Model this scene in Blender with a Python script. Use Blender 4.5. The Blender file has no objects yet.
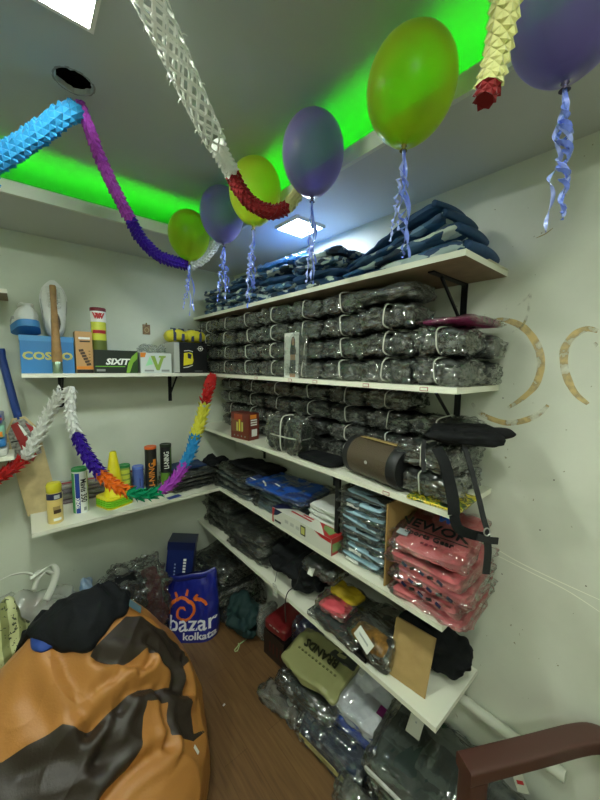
import bpy, bmesh, math, random
from mathutils import Vector, Matrix, Euler, noise
from mathutils.bvhtree import BVHTree
S = bpy.context.scene
COL = S.collection
PI = math.pi
rnd = random.Random(7)

# ------------------------------------------------------------------ camera
EYE = Vector((0, 0, 1.65))
R3 = Matrix(((0.7633565, 0.05656357, -0.64349625),
             (-0.6458405, 0.08733786, -0.75846038),
             (0.01330036, 0.9945716, 0.10320097)))
F = 330.0
cam_d = bpy.data.cameras.new('camera')
cam_d.sensor_fit = 'HORIZONTAL'; cam_d.sensor_width = 36; cam_d.lens = F / 600 * 36
cam_d.clip_start = 0.02
cam = bpy.data.objects.new('camera', cam_d); COL.objects.link(cam)
cam.matrix_world = Matrix.Translation(EYE) @ R3.to_4x4()
S.camera = cam

def at(px, py, axis, val):
    """the point where the sight line of a photo pixel meets a plane of the room"""
    r = R3 @ Vector((px - 300, -(py - 400), -F))
    return EYE + r * ((val - EYE[axis]) / r[axis])
def atd(px, py, d):
    return EYE + (R3 @ Vector((px - 300, -(py - 400), -F))) * (d / F)

# ------------------------------------------------------------------ materials
def hx(s):
    s = s.lstrip('#'); c = [int(s[i:i + 2], 16) / 255 for i in (0, 2, 4)]
    return tuple(x / 12.92 if x <= .04045 else ((x + .055) / 1.055) ** 2.4 for x in c) + (1,)
M = {}
def mat(name, col, rough=.6, metal=0, coat=0, coatr=.08, bump=0, bscale=40, var=0, vscale=6, spec=.5, emit=None, es=0, col2=None, sheen=0, trans=0):
    if name in M: return M[name]
    m = bpy.data.materials.new(name); m.use_nodes = True
    nt = m.node_tree; b = nt.nodes['Principled BSDF']; L = nt.links
    c = hx(col) if isinstance(col, str) else col
    b.inputs['Base Color'].default_value = c
    b.inputs['Roughness'].default_value = rough; b.inputs['Metallic'].default_value = metal
    b.inputs['Coat Weight'].default_value = coat; b.inputs['Coat Roughness'].default_value = coatr
    b.inputs['Specular IOR Level'].default_value = spec
    b.inputs['Sheen Weight'].default_value = sheen
    b.inputs['Transmission Weight'].default_value = trans
    if emit:
        b.inputs['Emission Color'].default_value = hx(emit); b.inputs['Emission Strength'].default_value = es
    if bump or var or col2:
        tc = nt.nodes.new('ShaderNodeTexCoord')
    if var or col2:
        n = nt.nodes.new('ShaderNodeTexNoise'); n.inputs['Scale'].default_value = vscale; n.inputs['Detail'].default_value = 5
        L.new(tc.outputs['Object'], n.inputs['Vector'])
        r = nt.nodes.new('ShaderNodeValToRGB')
        r.color_ramp.elements[0].position = .3; r.color_ramp.elements[1].position = .7
        if col2:
            r.color_ramp.elements[0].color = c; r.color_ramp.elements[1].color = hx(col2)
        else:
            r.color_ramp.elements[0].color = tuple(x * (1 - var) for x in c[:3]) + (1,)
            r.color_ramp.elements[1].color = tuple(min(1, x * (1 + var)) for x in c[:3]) + (1,)
        L.new(n.outputs['Fac'], r.inputs['Fac']); L.new(r.outputs['Color'], b.inputs['Base Color'])
    if bump:
        n2 = nt.nodes.new('ShaderNodeTexNoise'); n2.inputs['Scale'].default_value = bscale; n2.inputs['Detail'].default_value = 4
        L.new(tc.outputs['Object'], n2.inputs['Vector'])
        bp = nt.nodes.new('ShaderNodeBump'); bp.inputs['Strength'].default_value = bump; bp.inputs['Distance'].default_value = .01
        L.new(n2.outputs['Fac'], bp.inputs['Height']); L.new(bp.outputs['Normal'], b.inputs['Normal'])
        if coat: L.new(bp.outputs['Normal'], b.inputs['Coat Normal'])
    M[name] = m
    return m

def film(name, tint='ffffff', haze=.05, hazecol='c8d0c8', rough=.12, blend=.35, base=.05, scale=26, bump=.8):
    """clear plastic film: see-through with crinkled gloss"""
    if name in M: return M[name]
    m = bpy.data.materials.new(name); m.use_nodes = True
    nt = m.node_tree; nt.nodes.clear(); L = nt.links; N = nt.nodes.new
    out = N('ShaderNodeOutputMaterial'); tr = N('ShaderNodeBsdfTransparent'); tr.inputs[0].default_value = hx(tint)
    gl = N('ShaderNodeBsdfGlossy'); gl.inputs['Roughness'].default_value = rough; gl.inputs['Color'].default_value = (.95, .97, .95, 1)
    df = N('ShaderNodeBsdfDiffuse'); df.inputs[0].default_value = hx(hazecol)
    tc = N('ShaderNodeTexCoord')
    mp = N('ShaderNodeMapping'); mp.inputs['Scale'].default_value = (1, .32, 1.6); mp.inputs['Rotation'].default_value = (.2, .15, .1); L.new(tc.outputs['Object'], mp.inputs['Vector'])
    n = N('ShaderNodeTexNoise'); n.inputs['Scale'].default_value = scale * .5; n.inputs['Detail'].default_value = 3
    L.new(mp.outputs['Vector'], n.inputs['Vector'])
    va = N('ShaderNodeVectorMath'); va.operation = 'MULTIPLY_ADD'; va.inputs[1].default_value = (.05, .05, .05)
    L.new(n.outputs['Color'], va.inputs[0]); L.new(mp.outputs['Vector'], va.inputs[2])
    vo = N('ShaderNodeTexVoronoi'); vo.inputs['Scale'].default_value = scale; L.new(va.outputs[0], vo.inputs['Vector'])
    ad = N('ShaderNodeMath'); ad.operation = 'ADD'; L.new(vo.outputs['Distance'], ad.inputs[0]); L.new(n.outputs['Fac'], ad.inputs[1])
    bp = N('ShaderNodeBump'); bp.inputs['Strength'].default_value = bump; bp.inputs['Distance'].default_value = .35 / scale
    L.new(ad.outputs[0], bp.inputs['Height'])
    L.new(bp.outputs['Normal'], gl.inputs['Normal'])
    lw = N('ShaderNodeLayerWeight'); lw.inputs['Blend'].default_value = blend; L.new(bp.outputs['Normal'], lw.inputs['Normal'])
    ma = N('ShaderNodeMath'); ma.operation = 'MULTIPLY_ADD'; ma.inputs[1].default_value = .75; ma.inputs[2].default_value = base; ma.use_clamp = True
    L.new(lw.outputs['Fresnel'], ma.inputs[0])
    mx = N('ShaderNodeMixShader'); mx.inputs[0].default_value = haze
    L.new(tr.outputs[0], mx.inputs[1]); L.new(df.outputs[0], mx.inputs[2])
    m2 = N('ShaderNodeMixShader'); L.new(ma.outputs[0], m2.inputs[0]); L.new(mx.outputs[0], m2.inputs[1]); L.new(gl.outputs[0], m2.inputs[2])
    L.new(m2.outputs[0], out.inputs[0])
    M[name] = m
    return m

def soft_glow(name, col, trans=.5, rough=.25, see=0):
    """thin coloured rubber or tissue that lets light through"""
    if name in M: return M[name]
    m = bpy.data.materials.new(name); m.use_nodes = True
    nt = m.node_tree; nt.nodes.clear(); L = nt.links; N = nt.nodes.new
    out = N('ShaderNodeOutputMaterial'); df = N('ShaderNodeBsdfDiffuse'); df.inputs[0].default_value = hx(col)
    tl = N('ShaderNodeBsdfTranslucent'); tl.inputs[0].default_value = hx(col)
    gl = N('ShaderNodeBsdfGlossy'); gl.inputs['Roughness'].default_value = rough
    mx = N('ShaderNodeMixShader'); mx.inputs[0].default_value = trans; L.new(df.outputs[0], mx.inputs[1]); L.new(tl.outputs[0], mx.inputs[2])
    if see:   # a stretched skin: thinnest, most see-through, where it is met face on
        tp = N('ShaderNodeBsdfTransparent'); tp.inputs[0].default_value = hx(col); fc = N('ShaderNodeLayerWeight'); fc.inputs['Blend'].default_value = .5
        mr = N('ShaderNodeMapRange'); mr.inputs['From Min'].default_value = .1; mr.inputs['From Max'].default_value = .9; mr.inputs['To Min'].default_value = see; mr.inputs['To Max'].default_value = 0
        L.new(fc.outputs['Facing'], mr.inputs['Value']); m3 = N('ShaderNodeMixShader'); L.new(mr.outputs[0], m3.inputs[0]); L.new(mx.outputs[0], m3.inputs[1]); L.new(tp.outputs[0], m3.inputs[2]); mx = m3
    lw = N('ShaderNodeLayerWeight'); lw.inputs['Blend'].default_value = .15
    m2 = N('ShaderNodeMixShader'); L.new(lw.outputs['Fresnel'], m2.inputs[0]); L.new(mx.outputs[0], m2.inputs[1]); L.new(gl.outputs[0], m2.inputs[2])
    L.new(m2.outputs[0], out.inputs[0]); M[name] = m
    return m

# ------------------------------------------------------------------ mesh collecting
class MB:
    def __init__(s): s.v = []; s.f = []; s.mi = []
    def add(s, v, f, mi=0):
        o = len(s.v); s.v += [Vector(p) for p in v]
        for q in f: s.f.append(tuple(i + o for i in q)); s.mi.append(mi)
        return s
    def box(s, c, d, rot=None, mi=0):
        c = Vector(c); hx_, hy, hz = d[0] / 2, d[1] / 2, d[2] / 2
        vs = [Vector((x, y, z)) for x in (-hx_, hx_) for y in (-hy, hy) for z in (-hz, hz)]
        if rot is not None: vs = [rot @ v for v in vs]
        return s.add([v + c for v in vs], [(0, 1, 3, 2), (4, 6, 7, 5), (0, 4, 5, 1), (2, 3, 7, 6), (0, 2, 6, 4), (1, 5, 7, 3)], mi)
    def box2(s, a, b, mi=0):
        return s.box([(a[i] + b[i]) / 2 for i in range(3)], [abs(b[i] - a[i]) for i in range(3)], mi=mi)
    def tube(s, pts, r, n=8, caps=True, mi=0, flat=1.0, closed=False):
        pts = [Vector(p) for p in pts]; k = len(pts)
        rr = r if callable(r) else (lambda t: r)
        vs = []; nrm = None
        for i, p in enumerate(pts):
            a = pts[i - 1] if (i > 0 or closed) else p; b = pts[(i + 1) % k] if (i < k - 1 or closed) else p
            t = (b - a).normalized() if (b - a).length > 1e-9 else Vector((0, 0, 1))
            if nrm is None:
                nrm = t.orthogonal().normalized()
            else:
                nrm = (nrm - t * nrm.dot(t)); nrm = nrm.normalized() if nrm.length > 1e-6 else t.orthogonal().normalized()
            bn = t.cross(nrm)
            q = rr(i / max(1, k - 1))
            for j in range(n):
                an = 2 * PI * j / n
                vs.append(p + nrm * math.cos(an) * q + bn * math.sin(an) * q * flat)
        fs = []
        for i in range(k if closed else k - 1):
            for j in range(n):
                i2 = (i + 1) % k
                fs.append((i * n + j, i * n + (j + 1) % n, i2 * n + (j + 1) % n, i2 * n + j))
        if caps and not closed:
            fs.append(tuple(range(n))[::-1]); fs.append(tuple((k - 1) * n + j for j in range(n)))
        return s.add(vs, fs, mi)
    def lathe(s, prof, n=24, c=(0, 0, 0), mi=0, rot=None):
        c = Vector(c); vs = []; fs = []
        for (r, z) in prof:
            for j in range(n):
                a = 2 * PI * j / n; v = Vector((r * math.cos(a), r * math.sin(a), z))
                vs.append((rot @ v if rot is not None else v) + c)
        for i in range(len(prof) - 1):
            for j in range(n): fs.append((i * n + j, i * n + (j + 1) % n, (i + 1) * n + (j + 1) % n, (i + 1) * n + j))
        if prof[0][0] > 1e-6: fs.append(tuple(range(n))[::-1])
        if prof[-1][0] > 1e-6: fs.append(tuple((len(prof) - 1) * n + j for j in range(n)))
        return s.add(vs, fs, mi)
    def strip(s, pts, w, wd, th=.0012, mi=0):
        """flat strap along pts: width w along direction wd (vector or list)"""
        pts = [Vector(p) for p in pts]; vs = []; fs = []; k = len(pts)
        for i, p in enumerate(pts):
            d = Vector(wd[i] if isinstance(wd, list) else wd).normalized()
            t = (pts[min(i + 1, k - 1)] - pts[max(i - 1, 0)]).normalized()
            d = (d - t * d.dot(t)).normalized(); nn = t.cross(d)
            vs += [p + d * w / 2 + nn * th, p - d * w / 2 + nn * th, p - d * w / 2 - nn * th, p + d * w / 2 - nn * th]
        for i in range(k - 1):
            for j in range(4): fs.append((i * 4 + j, i * 4 + (j + 1) % 4, i * 4 + 4 + (j + 1) % 4, i * 4 + 4 + j))
        fs += [(3, 2, 1, 0), tuple((k - 1) * 4 + j for j in range(4))]
        return s.add(vs, fs, mi)
    def prism(s, poly, o, xd, yd, th, mi=0):
        """flat outline (list of 2-D points) in the plane o,xd,yd, with thickness th along its normal"""
        o, xd, yd = Vector(o), Vector(xd).normalized(), Vector(yd).normalized(); nn = xd.cross(yd); k = len(poly)
        vs = [o + xd * a + yd * b + nn * th for a, b in poly] + [o + xd * a + yd * b for a, b in poly]
        fs = [tuple(range(k)), tuple(range(2 * k - 1, k - 1, -1))] + [(i, k + i, k + (i + 1) % k, (i + 1) % k) for i in range(k)]
        return s.add(vs, fs, mi)
    def mesh(s, name, mats, smooth=False):
        me = bpy.data.meshes.new(name); me.from_pydata([tuple(v) for v in s.v], [], s.f)
        for m in (mats if isinstance(mats, (list, tuple)) else [mats]): me.materials.append(m)
        if any(s.mi): me.polygons.foreach_set('material_index', s.mi)
        bm = bmesh.new(); bm.from_mesh(me); bmesh.ops.recalc_face_normals(bm, faces=bm.faces); bm.to_mesh(me); bm.free()
        if smooth is True: me.polygons.foreach_set('use_smooth', [True] * len(me.polygons))
        elif smooth:
            me.polygons.foreach_set('use_smooth', [True] * len(me.polygons))
            me.set_sharp_from_angle(angle=smooth)
        me.update()
        return me
    def build(s, name, mats, parent=None, smooth=False, world=False):
        if world and parent is not None:
            inv = parent.matrix_basis.inverted(); s.v = [inv @ v for v in s.v]
        return link(name, s.mesh(name, mats, smooth), parent)

def link(name, me, parent=None, loc=None):
    o = bpy.data.objects.new(name, me); COL.objects.link(o)
    if parent is not None: o.parent = parent
    if loc is not None: o.location = loc
    return o
def tag(o, label, cat, group=None):
    o['label'] = label; o['category'] = cat
    if group: o['group'] = group
    return o
def struct(o): o['kind'] = 'structure'; return o
def thing(name, label, cat, loc=(0, 0, 0), rot=0, group=None):
    o = bpy.data.objects.new(name, None); COL.objects.link(o); o.empty_display_size = .05
    o.location = loc
    o.rotation_euler = (0, 0, rot) if isinstance(rot, (int, float)) else rot
    o.matrix_basis  # refresh
    return tag(o, label, cat, group)
def dup(root, label, loc=None, rot=None, group=None):
    r = root.copy(); COL.objects.link(r); r['label'] = label
    if loc is not None: r.location = loc
    if rot is not None: r.rotation_euler = (0, 0, rot) if isinstance(rot, (int, float)) else rot
    if group: r['group'] = group
    for ch in list(root.children):
        c = ch.copy(); COL.objects.link(c); c.parent = r
        for g in list(ch.children):
            d = g.copy(); COL.objects.link(d); d.parent = c
    return r

def frame(o, xd, yd):
    xd = Vector(xd).normalized(); zd = xd.cross(Vector(yd)).normalized(); yd = zd.cross(xd)
    m = Matrix((xd, yd, zd)).transposed().to_4x4(); m.translation = Vector(o)
    return m
def text(parent, name, body, size, o, xd, yd, m, th=.0006, bold=0, sx=1.0, shear=0, space=1.0, align='CENTER'):
    """raised lettering in the plane o,xd,yd (parent's local space)"""
    cu = bpy.data.curves.new(name, 'FONT'); cu.body = body; cu.size = size; cu.extrude = th; cu.offset = bold
    cu.align_x = align; cu.align_y = 'CENTER'; cu.resolution_u = 2; cu.shear = shear; cu.space_character = space
    t = bpy.data.objects.new(name, cu); me = bpy.data.meshes.new_from_object(t)
    bpy.data.objects.remove(t); bpy.data.curves.remove(cu)
    me.transform(frame(o, xd, yd) @ Matrix.Scale(sx, 4, (1, 0, 0))); me.materials.clear(); me.materials.append(m); me.name = name
    return link(name, me, parent)
def decal(parent, name, o, xd, yd, w, h, m, th=.0006):
    return MB().prism([(-w / 2, -h / 2), (w / 2, -h / 2), (w / 2, h / 2), (-w / 2, h / 2)], o, xd, yd, th).build(name, m, parent)
def poly(parent, name, pts, o, xd, yd, m, th=.0006):
    return MB().prism(pts, o, xd, yd, th).build(name, m, parent)

def sgn(x, e): return math.copysign(abs(x) ** e, x)
def nz(p, f, seed): return noise.noise((p[0] * f + seed * 13.7, p[1] * f - seed * 7.1, p[2] * f + seed * 3.3))
def vor(p, f, seed):
    d = noise.voronoi((p[0] * f + seed * 5.3, p[1] * f * .7 + seed * 2.9, p[2] * f * 1.2 - seed))[0]
    return min(1.0, (d[1] - d[0]) * 2.2)
def pillow(L, W, H, n=30, m=36, e=.45, pe=6, amp=.006, fr=22, seed=0, pinch=0, grooves=(), ridge=0, rfr=14, sag=0, flat=True, slant=0, ez=None, crk=0, cfr=24, wob=.05, und=.12):
    """soft pack lying along Y, base at z=0: superelliptic section, creased and crumpled"""
    vs = []; fs = []; ez = e if ez is None else ez
    for i in range(n + 1):
        t = math.sin((i / n - .5) * PI * .985)
        s = max(.02, (1 - abs(t) ** pe)) ** (1 / pe)
        y0 = t * L / 2
        pf = 1 - pinch * math.exp(-(y0 / .016) ** 2)
        for j in range(m):
            a = 2 * PI * (j + .5) / m; ca, sa = math.cos(a), math.sin(a)
            cx = sgn(ca, e)
            x = W / 2 * cx * (.6 + .4 * s) * (1 - (1 - pf) * .4); z = H / 2 * sgn(sa, ez) * s * pf
            x *= 1 + wob * nz((0, y0, cx), 9, seed + 1); y = y0 + L * wob * .5 * t * nz((cx, 0, z * 8), 1.4, seed + 2)
            if sa > 0: z += H * und * sa * nz((x, y, 0), 9, seed + 3) * s
            p = Vector((x, y, z)); d = Vector((x / W, .25 * t ** 5 / L, z / H)); d = d.normalized() if d.length > 1e-6 else Vector((0, 0, 1))
            k = amp * nz(p, fr, seed) + amp * .5 * nz(p, fr * 2.3, seed + 5)
            if ridge: k -= ridge * abs(nz(p, rfr, seed + 9)) ** .7
            if crk: k += crk * (vor(p, cfr, seed) - .5)
            for g in grooves:
                gz = (g - .5) * H
                k -= .010 * math.exp(-((z - gz + .12 * H * nz((x, y, 0), 14, seed + g)) / (.05 * H + .0012)) ** 2) * abs(ca) ** .5
            p = p + d * k
            p.z += H / 2 - sag * (abs(t) ** 2) + slant * (p.x + W / 2)
            if flat and p.z < 0: p.z *= .05
            vs.append(p)
    if flat and not slant:
        zm = max(v.z for v in vs)
        for v in vs: v.z *= H / zm
    for i in range(n):
        for j in range(m): fs.append((i * m + j, i * m + (j + 1) % m, (i + 1) * m + (j + 1) % m, (i + 1) * m + j))
    fs.append(tuple(range(m))[::-1]); fs.append(tuple(n * m + j for j in range(m)))
    return MB().add(vs, fs)
def catmull(pts, k=8):
    pts = [Vector(p) for p in pts]; out = []
    for i in range(len(pts) - 1):
        p0, p1, p2, p3 = pts[max(i - 1, 0)], pts[i], pts[i + 1], pts[min(i + 2, len(pts) - 1)]
        for j in range(k):
            t = j / k
            out.append(.5 * ((2 * p1) + (p2 - p0) * t + (2 * p0 - 5 * p1 + 4 * p2 - p3) * t * t + (3 * p1 - p0 - 3 * p2 + p3) * t ** 3))
    out.append(pts[-1]); return out
def resample(pts, step):
    out = [pts[0].copy()]; acc = 0
    for a, b in zip(pts, pts[1:]):
        l = (b - a).length; d = step - acc
        while d <= l and l > 0:
            out.append(a.lerp(b, d / l)); d += step
        acc = (acc + l) % step
    return out
ORD = ['first', 'second', 'third', 'fourth', 'fifth', 'sixth', 'seventh', 'eighth', 'ninth']
X, Y, Z = Vector((1, 0, 0)), Vector((0, 1, 0)), Vector((0, 0, 1))
# ------------------------------------------------------------------ the room
XR, YL, XL, YN = 1.224, 2.2, -1.6, -1.7
ZS, ZU, LIPX, LIPY, LIPZ = 2.288, 2.45, .832, 1.736, 2.337

def wall_mat(name, c1, c2, grime):
    m = bpy.data.materials.new(name); m.use_nodes = True; nt = m.node_tree; L = nt.links; N = nt.nodes.new
    b = nt.nodes['Principled BSDF']; b.inputs['Roughness'].default_value = .55
    tc = N('ShaderNodeTexCoord'); n = N('ShaderNodeTexNoise'); n.inputs['Scale'].default_value = 1.7; n.inputs['Detail'].default_value = 8; n.inputs['Roughness'].default_value = .62
    L.new(tc.outputs['Object'], n.inputs['Vector'])
    r = N('ShaderNodeValToRGB'); r.color_ramp.elements[0].position = .34; r.color_ramp.elements[1].position = .62
    r.color_ramp.elements[0].color = hx(c2); r.color_ramp.elements[1].color = hx(c1)
    L.new(n.outputs['Fac'], r.inputs['Fac'])
    n3 = N('ShaderNodeTexNoise'); n3.inputs['Scale'].default_value = 60; n3.inputs['Detail'].default_value = 2
    L.new(tc.outputs['Object'], n3.inputs['Vector'])
    v = N('ShaderNodeMath'); v.operation = 'GREATER_THAN'; v.inputs[1].default_value = .76
    L.new(n3.outputs['Fac'], v.inputs[0])
    mx = N('ShaderNodeMix'); mx.data_type = 'RGBA'; mx.inputs['B'].default_value = hx(grime)
    L.new(v.outputs[0], mx.inputs['Factor']); L.new(r.outputs['Color'], mx.inputs['A'])
    L.new(mx.outputs['Result'], b.inputs['Base Color'])
    n2 = N('ShaderNodeTexNoise'); n2.inputs['Scale'].default_value = 14; n2.inputs['Detail'].default_value = 8
    L.new(tc.outputs['Object'], n2.inputs['Vector'])
    bp = N('ShaderNodeBump'); bp.inputs['Strength'].default_value = .12; bp.inputs['Distance'].default_value = .01
    L.new(n2.outputs['Fac'], bp.inputs['Height']); L.new(bp.outputs['Normal'], b.inputs['Normal'])
    M[name] = m; return m
w_back = wall_mat('back_wall_paint', 'd3dac9', 'c6cfbc', 'a8ac98')
w_right = wall_mat('right_wall_paint', 'd6dacb', 'c8cdbd', '9b9a80')
ceil_m = mat('ceiling_paint', 'b9bfba', .6, bump=.05, bscale=8, var=.03, vscale=2)
soff_m = mat('soffit_paint', 'c3c8c4', .5, bump=.04, bscale=6)

def wood_floor():
    m = bpy.data.materials.new('floor_planks'); m.use_nodes = True; nt = m.node_tree; L = nt.links; N = nt.nodes.new
    b = nt.nodes['Principled BSDF']; b.inputs['Roughness'].default_value = .38
    tc = N('ShaderNodeTexCoord'); mp = N('ShaderNodeMapping'); mp.inputs['Rotation'].default_value = (0, 0, PI / 2)
    L.new(tc.outputs['Object'], mp.inputs['Vector'])
    br = N('ShaderNodeTexBrick'); br.inputs['Scale'].default_value = 1; br.inputs['Mortar Size'].default_value = .0015
    br.inputs['Brick Width'].default_value = 1.1; br.inputs['Row Height'].default_value = .11; br.offset = .37
    br.inputs['Color1'].default_value = hx('745839'); br.inputs['Color2'].default_value = hx('664b31'); br.inputs['Mortar'].default_value = hx('4d3322')
    L.new(mp.outputs['Vector'], br.inputs['Vector'])
    mp2 = N('ShaderNodeMapping'); mp2.inputs['Scale'].default_value = (46, 3.2, 1); L.new(tc.outputs['Object'], mp2.inputs['Vector'])
    n = N('ShaderNodeTexNoise'); n.inputs['Scale'].default_value = 1.6; n.inputs['Detail'].default_value = 7; n.inputs['Distortion'].default_value = .6
    L.new(mp2.outputs['Vector'], n.inputs['Vector'])
    r = N('ShaderNodeValToRGB'); r.color_ramp.elements[0].position = .3; r.color_ramp.elements[1].position = .75
    r.color_ramp.elements[0].color = hx('573d25'); r.color_ramp.elements[1].color = hx('88673f')
    L.new(n.outputs['Fac'], r.inputs['Fac'])
    mx = N('ShaderNodeMix'); mx.data_type = 'RGBA'; mx.inputs['Factor'].default_value = .5
    L.new(br.outputs['Color'], mx.inputs['A']); L.new(r.outputs['Color'], mx.inputs['B']); L.new(mx.outputs['Result'], b.inputs['Base Color'])
    return m
T = .1
struct(MB().box2((XL - T, YN - T, -.12), (XR + T, YL + T, 0)).build('floor', wood_floor()))
struct(MB().box2((XL - T, YL, 0), (XR + T, YL + T, 2.75)).build('wall_back', w_back))
rw = struct(MB().box2((XR, YN - T, 0), (XR + T, YL, 2.75)).build('wall_right', w_right))
struct(MB().box2((XL - T, YN - T, 0), (XL, YL, 2.75)).build('wall_left', w_back))
struct(MB().box2((XL, YN - T, 0), (XR, YN, 2.75)).build('wall_front', w_back))

# upper ceiling with the ragged round hole cut through it
hc = Vector((.166, 1.215)); hr = .046
bm = bmesh.new()
outer = [bm.verts.new((x, y, ZU)) for x, y in ((XL, YN), (XR, YN), (XR, YL), (XL, YL))]
HN = 30; inner = []
for i in range(HN):
    a = 2 * PI * i / HN; q = hr * (1 + .10 * math.sin(5 * a + 1) * .5 + rnd.uniform(-.07, .07))
    inner.append(bm.verts.new((hc.x + q * math.cos(a), hc.y + q * math.sin(a), ZU)))
ed = [bm.edges.new((outer[i], outer[(i + 1) % 4])) for i in range(4)] + [bm.edges.new((inner[i], inner[(i + 1) % HN])) for i in range(HN)]
bmesh.ops.triangle_fill(bm, edges=ed, use_beauty=True)
up = [bm.verts.new((v.co.x, v.co.y, ZU + .015)) for v in inner]
for i in range(HN): bm.faces.new((inner[i], inner[(i + 1) % HN], up[(i + 1) % HN], up[i]))
bmesh.ops.recalc_face_normals(bm, faces=bm.faces)
me = bpy.data.meshes.new('ceiling'); bm.to_mesh(me); bm.free(); me.materials.append(ceil_m)
ceiling = struct(link('ceiling', me))
dark = mat('ceiling_void', '1b1f24', .9)
MB().add([(XL, YN, 2.53), (XR, YN, 2.53), (XR, YL, 2.53), (XL, YL, 2.53)], [(0, 1, 2, 3)]).build('slab', dark, ceiling)
# torn plasterboard scorch around the hole's edge
plaster = mat('torn_plaster', '8d8d88', .9, bump=.4, bscale=60)
pm = MB()
for i in range(HN):
    a = 2 * PI * i / HN; b_ = 2 * PI * (i + 1) / HN; q = hr * 1.03; w = .002 + .005 * rnd.random()
    pm.add([(hc.x + q * math.cos(a), hc.y + q * math.sin(a), ZU - .0008), (hc.x + q * math.cos(b_), hc.y + q * math.sin(b_), ZU - .0008),
            (hc.x + (q + w) * math.cos(b_), hc.y + (q + w) * math.sin(b_), ZU - .0003), (hc.x + (q + w) * math.cos(a), hc.y + (q + w) * math.sin(a), ZU - .0003)], [(0, 1, 2, 3)])
pm.build('hole_rim', plaster, ceiling)

# the lower soffit that runs round the room, with its upstand lip
sm = MB()
sm.box2((XL, LIPY, ZS), (XR, YL, ZS + .012)); sm.box2((LIPX, YN, ZS), (XR, LIPY, ZS + .012))
sm.box2((XL, YN, ZS), (XL + .4, LIPY, ZS + .012)); sm.box2((XL + .4, YN, ZS), (LIPX, YN + .4, ZS + .012))
soffit = struct(sm.build('trim_1', soff_m))
lp = MB()
lp.box2((XL + .4, LIPY - .002, ZS - .001), (LIPX + .012, LIPY + .012, LIPZ)); lp.box2((LIPX - .002, YN + .4, ZS - .001), (LIPX + .012, LIPY - .002, LIPZ))
lp.box2((XL + .388, YN + .4, ZS + .0005), (XL + .4, LIPY + .012, LIPZ)); lp.box2((XL + .4, YN + .388, ZS + .0005), (LIPX, YN + .4, LIPZ))
struct(lp.build('trim_2', mat('lip_paint', 'd5dcd0', .45)))

led = mat('green_led', '20ff20', emit='1eff14', es=10)
for (a, b, lb) in (((XL + .42, LIPY + .03, ZS + .014), (LIPX, LIPY + .042, ZS + .022), 'green glowing light strip hidden behind the ceiling lip along the back wall'),
                   ((LIPX + .03, YN + .42, ZS + .014), (LIPX + .042, LIPY + .03, ZS + .022), 'green glowing light strip hidden behind the ceiling lip above the long shelves')):
    tag(MB().box2(a, b).build('light_strip', led), lb, 'light strip', 'green cove lights')

lampm = mat('panel_diffuser', 'ffffff', emit='f8fff2', es=70); lampc = mat('panel_diffuser_cool', 'ffffff', emit='dcebff', es=60)
frm = mat('panel_frame', 'e8e8e4', .4)
def panel(name, label, cx, cy, z, s, lampm=lampm):
    t = thing(name, label, 'ceiling light', (cx, cy, z), 0, 'square ceiling lights')
    f = MB(); w = .010; h = .012
    for sx in (-1, 1):
        f.box((sx * (s / 2 - w / 2), 0, -h / 2), (w, s, h)); f.box((0, sx * (s / 2 - w / 2), -h / 2), (s - 2 * w, w, h))
    f.build('panel_frame', frm, t)
    MB().box((0, 0, -.005), (s - 2 * w, s - 2 * w, .008)).build('diffuser', lampm, t)
    return t
pA = panel('ceiling_light', 'bright square light panel in the upper ceiling near the round hole', .097, .918, ZU, .17)
pB = panel('ceiling_light', 'bright square light panel in the lower ceiling over the jersey stacks', 1.02, 1.22, ZS, .165, lampc)
for k, (x, y, lb) in enumerate(((.105, -1.0, 'added unseen fill light panel farthest behind the viewer, in line with the lit one'), (.105, -.1, 'square ceiling light panel overhead, nearest the long shelves behind the viewer'), (-.75, .945, 'added unseen fill light panel in the left half of the upper ceiling'), (-.75, -.7, 'added unseen fill light panel at the rear of the upper ceiling'))):  # panels out of view; all but the overhead one added to brighten the room
    panel('ceiling_light', lb, x, y, ZU, .17)

# tan glue stains left on the right-hand wall, chips and a plaster crack (they belong to the wall)
def stain_mat(name, col, thr):
    m = bpy.data.materials.new(name); m.use_nodes = True; nt = m.node_tree; L = nt.links; N = nt.nodes.new
    b = nt.nodes['Principled BSDF']; b.inputs['Base Color'].default_value = hx(col); b.inputs['Roughness'].default_value = .6
    tc = N('ShaderNodeTexCoord'); n = N('ShaderNodeTexNoise'); n.inputs['Scale'].default_value = 22; n.inputs['Detail'].default_value = 6
    L.new(tc.outputs['Object'], n.inputs['Vector'])
    r = N('ShaderNodeMapRange'); r.inputs['From Min'].default_value = thr; r.inputs['From Max'].default_value = thr + .25; r.inputs['To Max'].default_value = .9
    L.new(n.outputs['Fac'], r.inputs['Value'])
    tr = N('ShaderNodeBsdfTransparent'); mx = N('ShaderNodeMixShader'); L.new(r.outputs[0], mx.inputs[0]); L.new(tr.outputs[0], mx.inputs[1]); L.new(b.outputs[0], mx.inputs[2])
    L.new(mx.outputs[0], nt.nodes['Material Output'].inputs[0]); return m
st1 = stain_mat('glue_stain', 'cfb678', .36); st2 = stain_mat('faint_glue_stain', 'd0c08c', .46)
def stain(pts, w, m):
    p = catmull([at(x, y, 0, XR - .0006) for x, y in pts], 8)
    wf = MB(); vs = []; fs = []
    for i, q in enumerate(p):
        t = (p[min(i + 1, len(p) - 1)] - p[max(i - 1, 0)]).normalized(); d = t.cross(X).normalized()
        ww = w * (.5 + .5 * min(1, 4 * min(i, len(p) - 1 - i) / len(p))) * (1 + .15 * nz(q, 40, 2))
        vs += [q + d * ww / 2, q - d * ww / 2]
    for i in range(len(p) - 1): fs.append((2 * i, 2 * i + 1, 2 * i + 3, 2 * i + 2))
    wf.add(vs, fs).build('stain', m, rw)
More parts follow.
